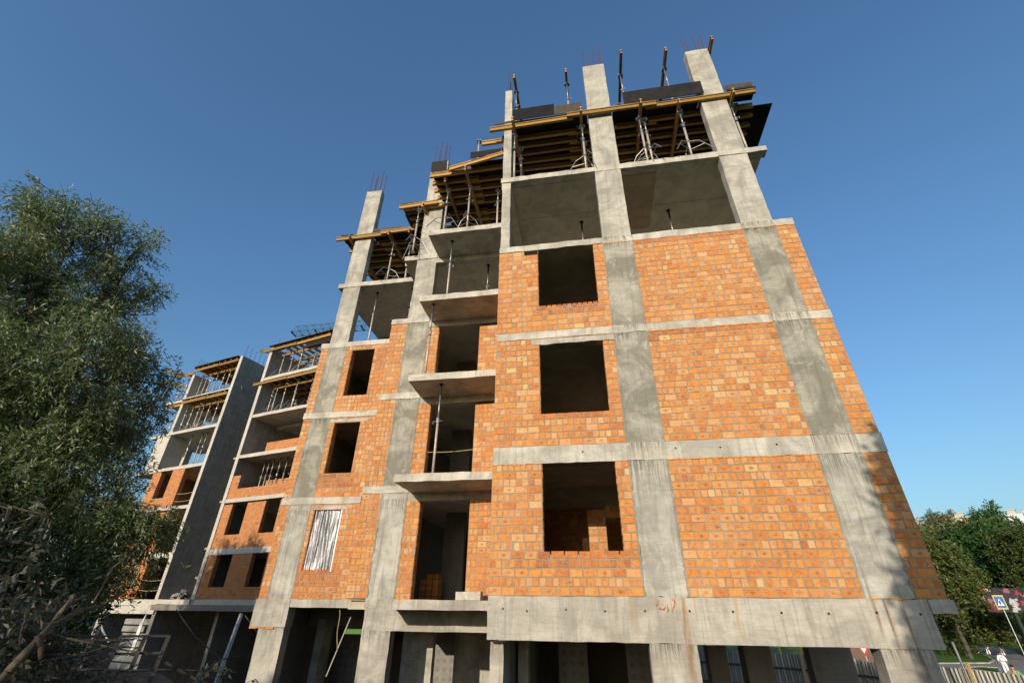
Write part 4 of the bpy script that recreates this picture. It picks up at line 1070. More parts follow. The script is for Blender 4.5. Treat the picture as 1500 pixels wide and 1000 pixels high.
# willow
CL = [(-14.3, -1.39, 7.31, 1.17), (-14.02, -0.84, 7.96, 1.04), (-13.54, -0.01, 7.9, 1.04), (-14.28, -1.35, 5.67, 1.3), (-14.39, -0.17, 6.37, 1.43), (-13.19, 0.54, 6.65, 1.1), (-13.46, 0.83, 8.01, 0.65), (-13.3, 0.85, 8.66, 0.33), (-13.23, -0.76, 4.01, 1.43), (-12.67, 0.14, 4.55, 1.43), (-12.83, 1.07, 5.43, 0.91), (-12.66, 1.3, 6.58, 0.45), (-13.2, -0.72, 2.49, 1.43), (-12.09, -0.16, 2.49, 1.43), (-12.16, 0.89, 3.24, 1.17), (-12.25, 1.85, 3.85, 0.65), (-11.95, 2.61, 3.52, 0.45), (-12.1, -0.17, 1.09, 1.43), (-11.59, 0.57, 1.33, 1.3), (-11.7, 1.48, 2.11, 1.04), (-11.83, 2.35, 2.51, 0.59), (-12.11, -0.18, -0.16, 1.3), (-12.18, 0.85, 0.11, 1.17), (-11.7, 1.49, 0.55, 0.98), (-11.85, 2.32, 1.22, 0.65), (-12.29, 0.71, -1.14, 1.17), (-12.44, 1.59, -0.54, 0.85), (-10.74, 1.63, -0.92, 0.72), (-10.28, 2.13, -1.11, 0.72), (-9.96, 2.46, -1.1, 0.52), (-10.24, 2.18, -1.96, 0.65), (-10.33, 2.08, -2.48, 0.42), (-12.62, 1.35, -2.34, 1.17), (-14.62, -1.46, 8.19, 0.65), (-14.93, -1.82, 8.33, 0.45), (-15.84, -1.61, 7.32, 1.3), (-14.67, -2.18, 4.8, 1.69), (-14.27, -1.33, 2.67, 1.69), (-13.82, -0.49, 0.5, 1.69), (-13.37, 0.26, -1.51, 1.56), (-15.38, -0.64, 4.79, 1.43), (-15.73, 1.4, 3.75, 1.69), (-14.91, 2.63, 1.78, 1.56), (-14.98, 2.52, 0.0, 1.56), (-15.74, 1.37, 1.83, 1.69), (-15.69, 1.46, 6.88, 1.43), (-12.01, 2.73, 4.03, 0.29), (-13.46, 3.44, -1.83, 0.45), (-13.68, 3.18, -2.91, 0.78)]
CLX = [(-13.6, -.3, -1.6, 1.5), (-12.7, 1.1, -3.0, 1.1), (-14.2, .2, -3.0, 1.5), (-15.2, -1.2, 5.9, 1.4), (-16.2, -1.4, 4.4, 1.7), (-16.0, -1.0, 1.8, 1.8), (-15.6, 0, -.6, 1.8), (-16.0, 3.0, 5.4, 1.6), (-11.7, 1.6, -3.3, .6), (-13.9, 3.4, 1.2, 1.5), (-13.6, 3.2, 3.2, 1.2)] + [(-10.74, 1.63, -.92, .72), (-10.28, 2.13, -1.11, .72), (-9.96, 2.46, -1.1, .5), (-10.24, 2.18, -1.96, .62), (-10.9, 1.7, -1.6, .75), (-11.2, 1.5, -.4, .8), (-11.0, 2.0, -2.4, .6), (-11.5, 1.9, -1.2, .8)] * 2
_g = random.Random(77); CLS = []
for (x, y, z, r) in CL + CLX:
    if r < .5: CLS.append((x, y, z, r)); continue
    for _ in range(6 if r < 1 else 9):
        v = Vector((_g.gauss(0, 1), _g.gauss(0, 1), _g.gauss(0, .9))).normalized() * r * _g.uniform(.55, .98)
        CLS.append((x + v.x, y + v.y, z + v.z, r * _g.uniform(.22, .42)))
wil = thing("willow_tree", "tall grey-green willow tree in front of the far brick wing, filling the left edge", "tree", (-13.2, 1.6, ground_z(-13.2, 1.6)))
mb = MB()
b0 = (-13.2, 1.6, ground_z(-13.2, 1.6) - .2)
fk = (-13.6, 1.2, -2.6)
limb_path(mb, b0, fk, .42, .34, 5, .05)
mains = [((-14.2, .4, 1.5), .26), ((-13.0, .6, 1.8), .22), ((-14.8, 1.2, .8), .24), ((-12.6, 1.3, -.6), .16)]
ends = []
for e, r in mains: limb_path(mb, fk, e, r + .04, r, 7, .12); ends.append((Vector(e), r))
hi = [((-14.1, -.8, 5.0), .13), ((-13.3, .4, 5.2), .13), ((-15.4, -.2, 4.2), .14), ((-12.4, .6, 2.6), .10)]
for (e, r), (s_, rs) in zip(hi, ends): limb_path(mb, s_, e, rs * .9, r, 7, .12)
nodes = [(Vector(e), r) for e, r in hi] + ends + [(Vector(fk), .25)]
for c in CL:
    if c[3] < .3: continue
    p = Vector(c[:3]); best = min(nodes, key=lambda q: (q[0] - p).length + (2 if q[0].z > p.z + .5 else 0))
    pts = limb_path(mb, best[0], p, min(.07 if c[2] > 0 else .03, best[1] * .5), .012, 7, .16)
    for _ in range(5):
        q = pts[rng.randint(4, 7)]; e = p + Vector((rng.gauss(0, 1), rng.gauss(0, 1), rng.gauss(0, .8))) * c[3] * .7
        limb_path(mb, q, e, .018, .006, 4, .2)
# bare hanging limb in front of the lower spray
limb_path(mb, (-11.6, 1.0, .0), (-10.6, 2.0, -1.2), .05, .04, 6, .1); limb_path(mb, (-10.6, 2.0, -1.2), (-10.9, 1.6, -2.9), .04, .02, 6, .1)
mb.build("trunk", M['bark'], wil, smooth=True)
leaf_cloud("crown", M['willow'], CLS, 215000, .155, .034, wil, droop=.45, fold=.05, seed=5)
# second willow just outside the picture on the left (its shade dapples the far wing)
w2 = thing("willow_tree", "second willow left of the tall one, dappling the far wing with shade", "tree", (-23.4, -1.5, ground_z(-23.4, -1.5)))
mb = MB(); limb_path(mb, (-23.4, -1.5, ground_z(-23.4, -1.5) - .2), (-23.0, -1.0, 1.0), .35, .2, 6, .06)
c2 = [(-23.0, -.6, 3.0, 1.5), (-21.7, -.2, 2.6, 1.0), (-24.2, -1.2, 3.4, 1.6), (-22.2, -1.4, 4.2, .8), (-20.9, .2, 3.4, .6), (-21.6, .4, 1.2, .8), (-23.4, -.4, 1.0, 1.0), (-20.2, .4, 1.9, .6), (-25, -1, 2, 1.4), (-19.6, .6, 2.9, .45), (-21.0, 0.0, .2, .7), (-22.6, .2, 2.2, 1.1), (-21.4, 0, 3.3, .7), (-20.4, .3, 2.7, .5), (-22.0, .2, .9, .9), (-20.6, .3, 1.2, .6), (-19.4, .5, 1.9, .4)]
for c in c2: limb_path(mb, (-23.0, -1.0, .9), c[:3], .09, .02, 6, .15)
mb.build("trunk", M['bark'], w2, smooth=True); leaf_cloud("crown", M['willow'], c2, 52000, .22, .065, w2, droop=.3, seed=8)
def bush(name, label, clumps, n, L, Wd, mat, seed, group=None, cat="bush"):
    cx = sum(c[0] for c in clumps) / len(clumps); cy = sum(c[1] for c in clumps) / len(clumps); gz = ground_z(cx, cy)
    b = thing(name, label, cat, (cx, cy, gz), group)
    mb = MB()
    for c in clumps:
        for _ in range(3): limb_path(mb, (cx + rng.gauss(0, .15), cy + rng.gauss(0, .15), gz - .1), (c[0] + rng.gauss(0, .3), c[1] + rng.gauss(0, .3), c[2] + rng.uniform(-.2, .5) * c[3]), .03 + .02 * c[3], .008, 6, .12)
    mb.build("stems", M['bark'], b); leaf_cloud("foliage", mat, clumps, n, L, Wd, b, seed=seed, fold=.06)
    return b
bush("bush", "dark undergrowth at the foot of the willow", [(-14.5, 3.5, -3.6, 1.4), (-16, 4.2, -3.2, 1.6), (-13.2, 3.8, -4.1, 1.0), (-17.6, 3.6, -2.6, 1.8), (-15.2, 2.2, -2.9, 1.4), (-12.6, 1.0, -4.0, .8), (-14.6, .8, -3.6, 1.2), (-16.6, 2.0, -1.6, 1.6), (-18.5, 5.5, -2.4, 1.6), (-12.4, 3.4, -2.7, .9), (-13.3, 4.2, -2.2, 1.1)], 20000, .16, .06, M['dark_leaf'], 21)
bush("bush", "low shaded scrub left of the brushwood heap", [(-9.5, -2.2, -4.2, .9), (-10.6, -2.6, -3.9, 1.0), (-10.2, -1.6, -4.0, .6), (-11.6, -1.6, -3.6, 1.1), (-11.0, -2.4, -2.9, 1.1), (-11.6, -3.0, -2.3, 1.3), (-12.4, -2.6, -1.4, 1.5), (-11.4, -1.4, -1.9, 1.0), (-10.6, -3.2, -3.4, .9)], 17000, .13, .05, M['dark_leaf'], 22)
bush("bush", "bright green bush behind the willow trunk, left of the far wing", [(-36.0, 23.0, -4.6, 1.9), (-34.3, 24.3, -4.3, 1.7), (-37.6, 22.2, -3.9, 1.9)], 4500, .28, .13, M['mid_leaf'], 23)
# shade trees behind the viewpoint
bush("hedge", "row of scrub on the bank behind the viewpoint", [(-14.5 + i * .95, -20.5 + rng.uniform(-.6, .6), zz + rng.uniform(-.3, .3) - (.9 if i < 2 else -.4 if i < 4 else 0), 1.4) for i in range(10) for zz in (-3.4, -1.7, -.2)] + [(-23 + i * 1.1, -20.8, zz, 1.5) for i in range(6) for zz in (-3, -1, .6, 2.0, 3.2)], 60000, .24, .11, M['dark_leaf'], 24, cat="hedge")
tt = thing("young_tree", "small tree on the bank right of the viewpoint, shading the right corner of the block", "tree", (5.2, -12.3, ground_z(5.2, -12.3)))
mb = MB(); limb_path(mb, (5.2, -12.3, ground_z(5.2, -12.3) - .1), (5.0, -12.2, .6), .12, .05, 6, .06)
ct = [(4.32, -12.2, 1.9, .62), (4.30, -12.2, .95, .62), (4.42, -12.2, 2.7, .5), (3.86, -12.25, .62, .26), (4.15, -12.2, -.05, .6), (4.05, -12.2, -.85, .5), (5.0, -12.2, 1.5, .9), (5.0, -12.2, .1, .9), (5.2, -12.2, 2.6, .6), (4.8, -12.2, -1.2, .7), (3.95, -12.2, .3, .42), (3.92, -12.2, -.45, .45), (3.9, -12.2, -1.25, .5), (4.5, -12.2, -1.9, .7)]
for c in ct: limb_path(mb, (5.1, -12.25, -1.5), c[:3], .04, .01, 5, .12)
mb.build("trunk", M['bark'], tt, smooth=True); ct = [(a_ + .13, b_, c_, d_) for a_, b_, c_, d_ in ct]; leaf_cloud("crown", M['mid_leaf'], ct, 60000, .15, .08, tt, seed=31)
for (x, y, lab, sd_) in ((-31.5, -21.5, "middle shade tree on the bank behind the viewpoint", 25), (-26.5, -22, "right-hand shade tree on the bank behind the viewpoint", 26), (-37.5, -21.5, "outermost shade tree far left on the bank behind the viewpoint", 27)):
    t_ = thing("shade_tree", lab, "tree", (x, y, ground_z(x, y))); mb = MB(); limb_path(mb, (x, y, ground_z(x, y) - .2), (x, y, 1.0), .28, .2, 5, .06)
    cc = [(x + rng.uniform(-2.4, 2.4), y + rng.uniform(-1.5, 1.5), rng.uniform(-1.0, 5.6), 1.4) for _ in range(18)]
    for c in cc: limb_path(mb, (x, y, .6), c[:3], .07, .02, 5, .12)
    mb.build("trunk", M['bark'], t_, smooth=True); leaf_cloud("crown", M['mid_leaf'], cc, 14000, .28, .13, t_, seed=sd_)
# ------------------------------------------------------------------ brushwood heap in the left foreground
mb = MB()
def heap_top(x, y): 
    e = ((x + 5.1) / (2.3 if x > -5.1 else 3.6)) ** 2 + ((y + 4.6) / 2.3) ** 2
    return ground_z(x, y) + 1.78 * max(0, 1 - e) ** .6
for _ in range(420):
    x = -4.9 + rng.uniform(-3.3, 3.0); y = -4.6 + rng.uniform(-2.1, 1.9); z = heap_top(x, y) + rng.uniform(-.25, .08)
    a = rng.uniform(0, 6.28); l = rng.uniform(.5, 2.0); e = Vector((math.cos(a), math.sin(a), rng.gauss(-.05, .22))) * l
    r = rng.choice((.006, .008, .012, .02)); limb_path(mb, (x - e.x / 2, y - e.y / 2, z - e.z / 2), (x + e.x / 2, y + e.y / 2, z + e.z / 2), r, r * .4, 4, .12)
br = mb.build("brushwood", M['bark']); tag(br, "shaded heap of cut twigs with wilted leaves in the left foreground", "brushwood", kind="stuff")
hc = []
for _ in range(90):
    x = -4.9 + rng.uniform(-3.2, 2.7); y = -4.6 + rng.uniform(-2.0, 1.8); hc.append((x, y, heap_top(x, y) - .12, rng.uniform(.22, .42)))
tag(leaf_cloud("wilted_leaves", M['dull_leaf'], hc, 34000, .085, .034, seed=41, fold=.12, squash=.6), "wilted leaves covering the brushwood heap", "leaves", kind="stuff")
# the forked cut branch
mb = MB()
F = [Vector(p) for p in ((-1.62, -6.75, -3.75), (-1.49, -6.65, -3.38), (-1.48, -6.6, -3.27), (-1.51, -6.5, -3.14), (-1.55, -6.3, -3.06), (-1.62, -6.1, -3.03), (-1.73, -5.86, -2.94))]
mb.path(F[:2] + [F[1].lerp(F[2], .5)] + F[2:], [.027, .025, .024, .022, .018, .0145, .012, .008], 10)
mb.path([F[3], F[3].lerp(Vector((-1.57, -6.42, -3.06)), .6), (-1.585, -6.38, -3.02), (-1.60, -6.36, -2.972)], [.018, .017, .016, .015], 10)
mb.path([(-1.585, -6.38, -3.02), (-1.66, -6.25, -2.985), (-1.73, -6.15, -2.968)], [.012, .009, .006], 7)
mb.path([(-1.60, -6.2, -3.04), (-1.63, -6.15, -2.93), (-1.66, -6.1, -2.78), (-1.62, -6.0, -2.65)], [.009, .007, .006, .004], 6)
mb.path([(-1.49, -6.58, -3.2), (-1.45, -6.56, -3.26), (-1.42, -6.55, -3.32)], [.016, .015, .012], 8)
mb.path([(-1.50, -6.52, -3.15), (-1.53, -6.45, -3.08), (-1.545, -6.42, -2.99)], [.006, .005, .003], 5)
for v in range(len(mb.v)):
    x, y, z = mb.v[v]; mb.v[v] = (x + rng.gauss(0, .0015), y + rng.gauss(0, .0015), z + rng.gauss(0, .0015))
tag(mb.build("cut_branch", M['cut_wood'], own=True, smooth=True), "thick forked cut branch rising out of the brushwood heap", "branch")
for i, (p, q, r, lab) in enumerate((((-1.52, -6.63, -3.25), (-1.56, -6.66, -3.05), .006, "thin yellow upright twig left of the forked branch"), ((-2.9, -4.9, -3.55), (-1.75, -4.2, -3.6), .012, "dark curved branch lying across the heap toward the timber frames"),
        ((-2.25, -4.6, -3.5), (-1.75, -4.1, -3.9), .014, "short branch hanging down at the right end of the heap"), ((-4.2, -5.0, -3.1), (-2.7, -4.3, -3.45), .012, "dark branch lying over the top of the heap"))):
    mb = MB(); limb_path(mb, p, q, r, r * .5, 6, .1); tag(mb.build("cut_branch", M['cut_wood' if i == 0 else 'bark'], own=True, smooth=True), lab, "branch")
# wilted big-leaved sprays close to the viewpoint
def spray(label, stem, n, L, seed, mat='dull_leaf'):
    s_ = thing("leafy_branch", label, "branch", stem[0]); mb = MB(); mb.path(stem, [.007 - .005 * i / len(stem) for i in range(len(stem))], 5); mb.build("stem", M['cut_wood'], s_)
    cl = []
    for a, b in zip(stem[:-1], stem[1:]):
        for f in (.25, .75): p = Vector(a).lerp(Vector(b), f); cl.append((p.x, p.y, p.z, .045))
    cl = cl[len(cl) // 3:]
    leaf_cloud("foliage", M[mat], cl, n, L, L * .36, s_, droop=.7, seed=seed, fold=.14); return s_
spray("wilted leaf spray hanging at the upper left above the heap", [(-2.35, -6.6, -2.38), (-2.1, -6.52, -2.44), (-2.0, -6.47, -2.45), (-1.98, -6.46, -2.52)], 70, .07, 51)
spray("drooping wilted spray below the upper one", [(-2.3, -6.6, -2.72), (-2.08, -6.5, -2.64), (-1.98, -6.46, -2.66), (-1.97, -6.45, -2.80)], 90, .07, 52)
spray("wilted spray at the far left edge", [(-2.4, -6.8, -2.5), (-2.2, -6.7, -2.42), (-2.12, -6.66, -2.44), (-2.11, -6.65, -2.52)], 70, .07, 53)
spray("wilted spray low on the left beside the forked branch", [(-2.3, -6.7, -2.98), (-2.05, -6.5, -2.88), (-1.92, -6.4, -2.90), (-1.86, -6.36, -2.96)], 120, .07, 54)
spray("wilted spray lying at the bottom left corner", [(-2.3, -6.7, -3.15), (-2.1, -6.55, -3.05), (-1.95, -6.45, -3.06), (-1.86, -6.4, -3.1)], 110, .07, 55)
spray("pale wilted spray sticking up at the right end of the heap", [(-2.5, -4.15, -3.85), (-2.4, -4.05, -3.73), (-2.28, -3.95, -3.62), (-2.16, -3.85, -3.5)], 160, .06, 56)
spray("short pale spray at the bottom beside the concrete column", [(-1.9, -3.9, -3.95), (-1.8, -3.8, -3.78), (-1.78, -3.78, -3.70), (-1.74, -3.75, -3.74)], 90, .06, 57)
# weathered timber frames leaning behind the heap
def frame(x0, x1, y, z0, z1, nc, nr_, label, lean=.2):
    mb = MB()
    P = lambda a, b: Vector((x0 + (x1 - x0) * a, y + (x1 - x0) * a * .9 + lean * b, z0 + (z1 - z0) * b))
    dx = Vector((1, .9, 0)).normalized(); up = Vector((0, lean, z1 - z0)).normalized(); nn = dx.cross(up)
    for i in range(nc + 1):
        a = i / nc; mb.obox((P(a, 0) + P(a, 1)) / 2, dx * .03, nn * .02, (P(a, 1) - P(a, 0)) / 2)
    for k in range(nr_ + 1):
        b = k / nr_; mb.obox((P(0, b) + P(1, b)) / 2 - nn * .04, (P(1, b) - P(0, b)) / 2, nn * .012, up * .018)
    tag(mb.build("timber_frame", M['grey_wood'], own=True), label, "timber frame")
frame(-5.86, -5.36, -1.80, -4.9, -3.45, 2, 6, "weathered timber lattice frame leaning at the right behind the heap")
frame(-6.42, -5.92, -2.36, -4.95, -3.50, 2, 5, "weathered timber lattice frame leaning left of the other one", .35)
# stack of grey slabs under the far wing, white board
for i in range(9):
    mb = MB(MW); mb.box(-6.6 + rng.uniform(0, .25), -4.1 + rng.uniform(-.3, .1), .5 + rng.uniform(0, .2), 2.2, GZ + .02 + i * .37, GZ + .32 + i * .37)
    tag(mb.build("concrete_slab", M['block'], own=True, bevel=.02), "grey concrete slab in the stack under the far wing", "slab", "stacked grey slabs")
mb = MB(MW); mb.obox((-3.75, .0, -4.4), (.11, .02, .25), (0, .02, 0), (.0, 0, .8)); tag(mb.build("white_board", M['white_board'], own=True), "white board leaning beside the grey slabs under the far wing", "board")
mb = MB(); mb.path([WP(-8.0, -.3, -3.3), WP(-6.2, -.6, -4.2), WP(-4.6, -.9, -4.75)], [.05, .05, .04]); tag(mb.build("cable", M['pale_rope'], own=True), "pale cable sagging in front of the grey slabs", "cable")
for pts, lab in (([(-17.5, 12.5, -3.1), (-14.5, 10.5, -4.0), (-11.5, 8.5, -4.6), (-8.5, 6.5, -4.2)], "long cable sagging in the shade under the far wing"), ([(-14.6, 13.5, -3.3), (-12.0, 11.0, -3.9), (-9.6, 8.8, -4.2)], "dark cable running down to the big block's column")):
    q = []
    for i in range(len(pts) - 1):
        for f in (0, .33, .66): q.append(Vector(pts[i]).lerp(Vector(pts[i + 1]), f))
    q.append(Vector(pts[-1])); mb = MB(); mb.path(q, [.022] * len(q)); tag(mb.build("cable", M['grey_wood'], own=True), lab, "cable")
mb = MB(); mb.tube((-14.9, 13.6, -3.25), (-14.2, 12.0, -6.9), .09, n=8); tag(mb.build("steel_post", M['steel'], own=True), "slanting grey post under the far wing", "post")
# pale house and yellow van glimpsed behind the willow
hs_ = thing("house", "pale house glimpsed through the willow leaves on the left", "building", (-70, 47, GZ))
M['house_wall'] = plain("pale_house_wall", (.30, .34, .42), .9, vary=.15); M['dark_glass'] = plain("window_glass", (.03, .04, .05), .1, vary=.1)
M['roof'] = plain("dark_roof", (.12, .09, .08), .8)
quick("wall", M['house_wall'], hs_, (-77, -66, 46, 56, GZ, 1.4))
for x in (-75, -72, -69):
    for z in (-4.8, -1.2): quick("window", M['dark_glass'], hs_, (x, x + 1.1, 45.95, 46.05, z, z + 1.5))
mb = MB(); mb.add([(-77.5, 45.5, 1.4), (-65.5, 45.5, 1.4), (-65.5, 56.5, 1.4), (-77.5, 56.5, 1.4), (-77.5, 51, 2.6), (-65.5, 51, 2.6)], [(0, 1, 5, 4), (2, 3, 4, 5), (0, 4, 3), (1, 2, 5), (0, 3, 2, 1)]); mb.build("roof", M['roof'], hs_)
van = thing("van", "yellow van half hidden behind the willow leaves at the left", "van", (-43.5, 29.5, GZ))
M['van'] = plain("yellow_van_paint", (.62, .42, .03), .4, vary=.1); M['tyre'] = plain("tyre", (.02, .02, .02), .9)
mb = MB(); mb.box(-46, -42.6, 28.6, 30.5, GZ + .4, GZ + 2.3); mb.add([(-42.598, 28.6, GZ + .4), (-41.4, 28.6, GZ + .4), (-41.4, 30.5, GZ + .4), (-42.598, 30.5, GZ + .4), (-42.598, 28.7, GZ + 2.1), (-42.1, 28.7, GZ + 2.0), (-42.1, 30.4, GZ + 2.0), (-42.598, 30.4, GZ + 2.1)], [(0, 1, 5, 4), (1, 2, 6, 5), (2, 3, 7, 6), (4, 5, 6, 7)]); mb.build("body", M['van'], van, bevel=.05)
quick("window", M['dark_glass'], van, (-45.2, -43.2, 28.57, 28.6, GZ + 1.4, GZ + 2.0))
for x in (-45.2, -42.3):
    for y in (28.55, 30.4): mb = MB(); mb.tube((x, y, GZ + .35), (x, y + .2, GZ + .35), .35, n=14); mb.build("wheel", M['tyre'], van)
# ------------------------------------------------------------------ right background
def tree(name, label, base, crown, n, L, mat, seed, r0=.25, group=None, squash=1.0, limbs=True):
    gz = ground_z(base[0], base[1]); t = thing(name, label, "tree", (base[0], base[1], gz), group)
    mb = MB(); top = max(crown, key=lambda c: c[2]); h = top[2] - gz
    fk = (base[0] + rng.gauss(0, .2), base[1], gz + h * .3)
    limb_path(mb, (base[0], base[1], gz - .3), fk, r0, r0 * .75, 5, .05)
    for c in crown: limb_path(mb, fk, c[:3], r0 * .4, r0 * .08, 5, .12)
    mb.build("trunk", M['bark'], t, smooth=True)
    leaf_cloud("crown", mat, crown, n, L, L * .55, t, seed=seed, fold=.1, squash=squash)
    return t
def puff(c, rx, ry, rz, k, r, seed):
    g = random.Random(seed); out = []
    while len(out) < k:
        p = [g.uniform(-1, 1) for _ in range(3)]
        q = sum(x * x for x in p)
        if q < 1: out.append((c[0] + p[0] * rx, c[1] + p[1] * ry, c[2] + p[2] * rz, r * g.uniform(.7, 1.25)))
    return out
tree("tree", "broad yellow-green tree beside the right corner of the block, above the lawn", (45.5, 67.0), puff((46.6, 66, -1.0), 4.0, 4.0, 4.6, 40, 1.5, 1) + [(48.5, 65.3, -2.4, 1.2), (49.6, 64.6, -2.7, .9), (45.6, 66, 3.6, 1.1), (44.5, 67, -3.4, 1.2)], 30000, .36, M['yellow_leaf'], 61)
bush("bush", "round bush at the foot of the broad tree on the lawn", [(44.3, 66.0, -5.9, 1.0), (45.3, 65.0, -6.1, .9), (43.3, 66.8, -6.1, .8)], 2500, .25, .13, M['mid_leaf'], 62)
tree("tree", "pale yellowing tree leaning on the block's right edge in the background", (42.8, 60.5), puff((42.6, 59.6, 1.8), 2.4, 2.4, 4.2, 22, 1.1, 3), 13000, .32, M['yellow_leaf'], 63)
DG = "dark green trees on the slope"
for i, (c, rr, top) in enumerate((((64.5, 93, 4.0), (4.8, 4.5, 6.5), 0), ((69.5, 89.5, 5.0), (5, 5, 6.4), 1), ((75, 87, 4.2), (4.8, 4.6, 6.0), 2))):
    tree("tree", ["left of the three dark green trees on the slope behind the lawn", "middle, tallest of the three dark green trees on the slope", "right of the three dark green trees on the slope, above the mural"][i], (c[0], c[1]), puff(c, *rr, 44, 1.75, 70 + i), 32000, .48, M['dark_leaf'], 64 + i, .35)
tree("tree", "grey-green tree at the right edge behind the overhead cable", (68.5, 81.5), puff((68.6, 81, 4.2), 3.6, 3.2, 6.2, 36, 1.4, 8), 30000, .36, M['mid_leaf'], 68, .28)
tree("poplar_tree", "tall slim tree rising above the apartment roofs at the right", (89, 112.8), puff((89, 112.8, 12.5), 2.6, 2.6, 6.6, 24, 1.5, 9) + [(89.3, 112.5, 18.2, .9)], 15000, .46, M['dark_leaf'], 69, .3)
for i, (x, y, z) in enumerate(((62.5, 97.5, 9.6), (66.0, 97.0, 10.4), (70.5, 96.4, 10.6), (74.5, 96.0, 10.0), (79.0, 97, 9.0))):
    tree("shrub_tree", "pale shrubby tree in the row along the top of the slope", (x, y), puff((x, y, z), 2.4, 1.8, 3.0, 14, 1.1, 90 + i), 7000, .38, M['pale_leaf'], 100 + i, .15, "pale shrub row on the slope")
for (x, y, z, lab) in ((118.9, 181, 27.6, "small dark tree at the left end of the far apartment roofs"), (128.5, 175.5, 27.0, "small dark tree in front of the middle of the far apartment roofs")):
    tree("tree", lab, (x, y), [(x, y, z, 1.5), (x + .3, y, z - 2, 1.8), (x - .3, y, z - 4.5, 2.0)], 2500, .5, M['dark_leaf'], 120, .2)
bk = [(53 + i * 2.4, 66.5 - i * 2.2 + rng.uniform(-.5, .5), -3.4 + rng.uniform(-.6, .6), 1.9) for i in range(8)]
bush("hedge", "dense dark thicket behind the painted wall at the right edge", bk + [(54 + i * 2.4, 69.5 - i * 2.2, -1.2 + rng.uniform(-.4, .4), 1.6) for i in range(7)], 13000, .32, .16, M['dark_leaf'], 71, cat="thicket")
bush("bush", "rough grassy bush beside the path at the right edge", [(56.5, 70.5, -6.3, 1.0), (58.3, 72.2, -6.1, 1.2), (55.2, 67.4, -6.5, .8), (60.5, 76, -6.2, 1.2)], 3000, .3, .1, M['mid_leaf'], 72)
# terraced apartments on the hill
M['apt'] = plain("cream_render", (.62, .50, .40), .9, vary=.15); M['apt_o'] = plain("orange_render", (.52, .19, .07), .9, vary=.15); M['apt_g'] = plain("grey_render", (.46, .44, .38), .9, vary=.15); M['apt_w'] = plain("white_render", (.68, .66, .66), .9, vary=.15)
def apartments(label, a, b, top, seed, k0=0):
    g = random.Random(seed); a = Vector(tuple(a) + (0,)); b = Vector(tuple(b) + (0,)); d = b - a; L = d.length; d.normalize(); nrm = Vector((d.y, -d.x, 0)); gz = ground_z(a.x, a.y)
    t = thing("apartment_building", label, "building", (a.x, a.y, gz))
    if nrm.y > 0: nrm = -nrm
    x = 0; k = k0
    while x < L:
        w = min(g.uniform(2.6, 4.2), L - x + .01); m = [M['apt'], M['apt_o'], M['apt_g'], M['apt_w'], M['apt_o']][k % 5]; dep = g.choice((0, .35, .6))
        mb = MB(); mb.obox(a + d * (x + w / 2) + nrm * dep + Vector((0, 0, (top + gz) / 2 - 1 + g.uniform(-.5, .2))), d * (w / 2 - .03), nrm * 4, Vector((0, 0, (top - gz) / 2 + 1))); mb.build("wall", m, t)
        for fz in range(6):
            if k % 5 in (1, 4): break
            z = top - 1.9 - fz * 2.9
            mb = MB(); mb.obox(a + d * (x + w / 2) + nrm * (4.02 + dep) + Vector((0, 0, z)), d * .7, nrm * .05, Vector((0, 0, .7))); mb.build("window", M['dark_glass'], t)
        x += w; k += 1
    for _ in range(int(L / 9) + 1):
        p = a + d * g.uniform(2, max(2.1, L - 2)); mb = MB(); mb.obox(p + Vector((0, 0, top + .7)), d * .9, nrm * .9, Vector((0, 0, .9))); mb.obox(p + Vector((0, 0, top + 1.7)), d * 1.1, nrm * 1.1, Vector((0, 0, .12))); mb.build("chimney", M['apt_g'], t)
apartments("long cream and orange apartment block on the hill, behind the slim tree", (113, 194), (137, 176), 27.0, 4)
apartments("pale apartment block on the hill at the right edge of the picture", (124, 163), (139, 150), 23.9, 5, 2)
# painted wall (mural of abstract colour, its shade darkened into the palette) and road signs
t = NT("sprayed_mural"); o_ = t.coord()
vn = t.n('ShaderNodeTexVoronoi', {'Vector': t.n('ShaderNodeVectorMath', {0: o_, 1: t.noise(o_, 1.2, 4, .7, 1.5, 1)}, operation='ADD').outputs[0], 'Scale': 2.6})
c = t.ramp(t.n('ShaderNodeSeparateColor', {0: vn.outputs['Color']}).outputs[0], [(0, (.02, .018, .025)), (.3, (.035, .03, .045)), (.5, (.28, .035, .03)), (.6, (.38, .35, .36)), (.7, (.04, .025, .035)), (.86, (.25, .10, .12)), (.93, (.42, .4, .4))], 'CONSTANT')
t.bsdf(c, .8); M['mural'] = t.m
a, b = Vector((45.0, 58.0, 0)), Vector((62.0, 46.0, 0)); d = (b - a).normalized(); nn = Vector((d.y, -d.x, 0))
mw = thing("painted_wall", "shade-darkened wall sprayed with red, white and black abstract paint at the right edge", "wall", (a.x, a.y, GZ))
mb = MB(); mb.obox((a + b) / 2 + Vector((0, 0, -1.2)), (b - a) / 2, nn * .1, Vector((0, 0, 1.15))); mb.build("painted_panel", M['mural'], mw)
M['dark_wall'] = plain("dark_wall", (.03, .04, .035), .9)
for i in range(5): mb = MB(); p = a.lerp(b, (i + .5) / 5); mb.obox(p + Vector((0, 0, -4.6)) - nn * .15, d * .12, nn * .12, Vector((0, 0, 2.3))); mb.build("post", M['dark_wall'], mw)
M['sign_yellow'] = plain("yellow_green_sign", (.45, .46, .03), .5, vary=.05); M['sign_blue'] = plain("blue_sign", (.02, .10, .42), .5, vary=.05); M['sign_white'] = plain("white_sign", (.78, .78, .76), .5, vary=.05); M['sign_red'] = plain("red_sign", (.6, .03, .02), .5, vary=.05); M['black'] = plain("black_mark", (.01, .01, .01), .6)
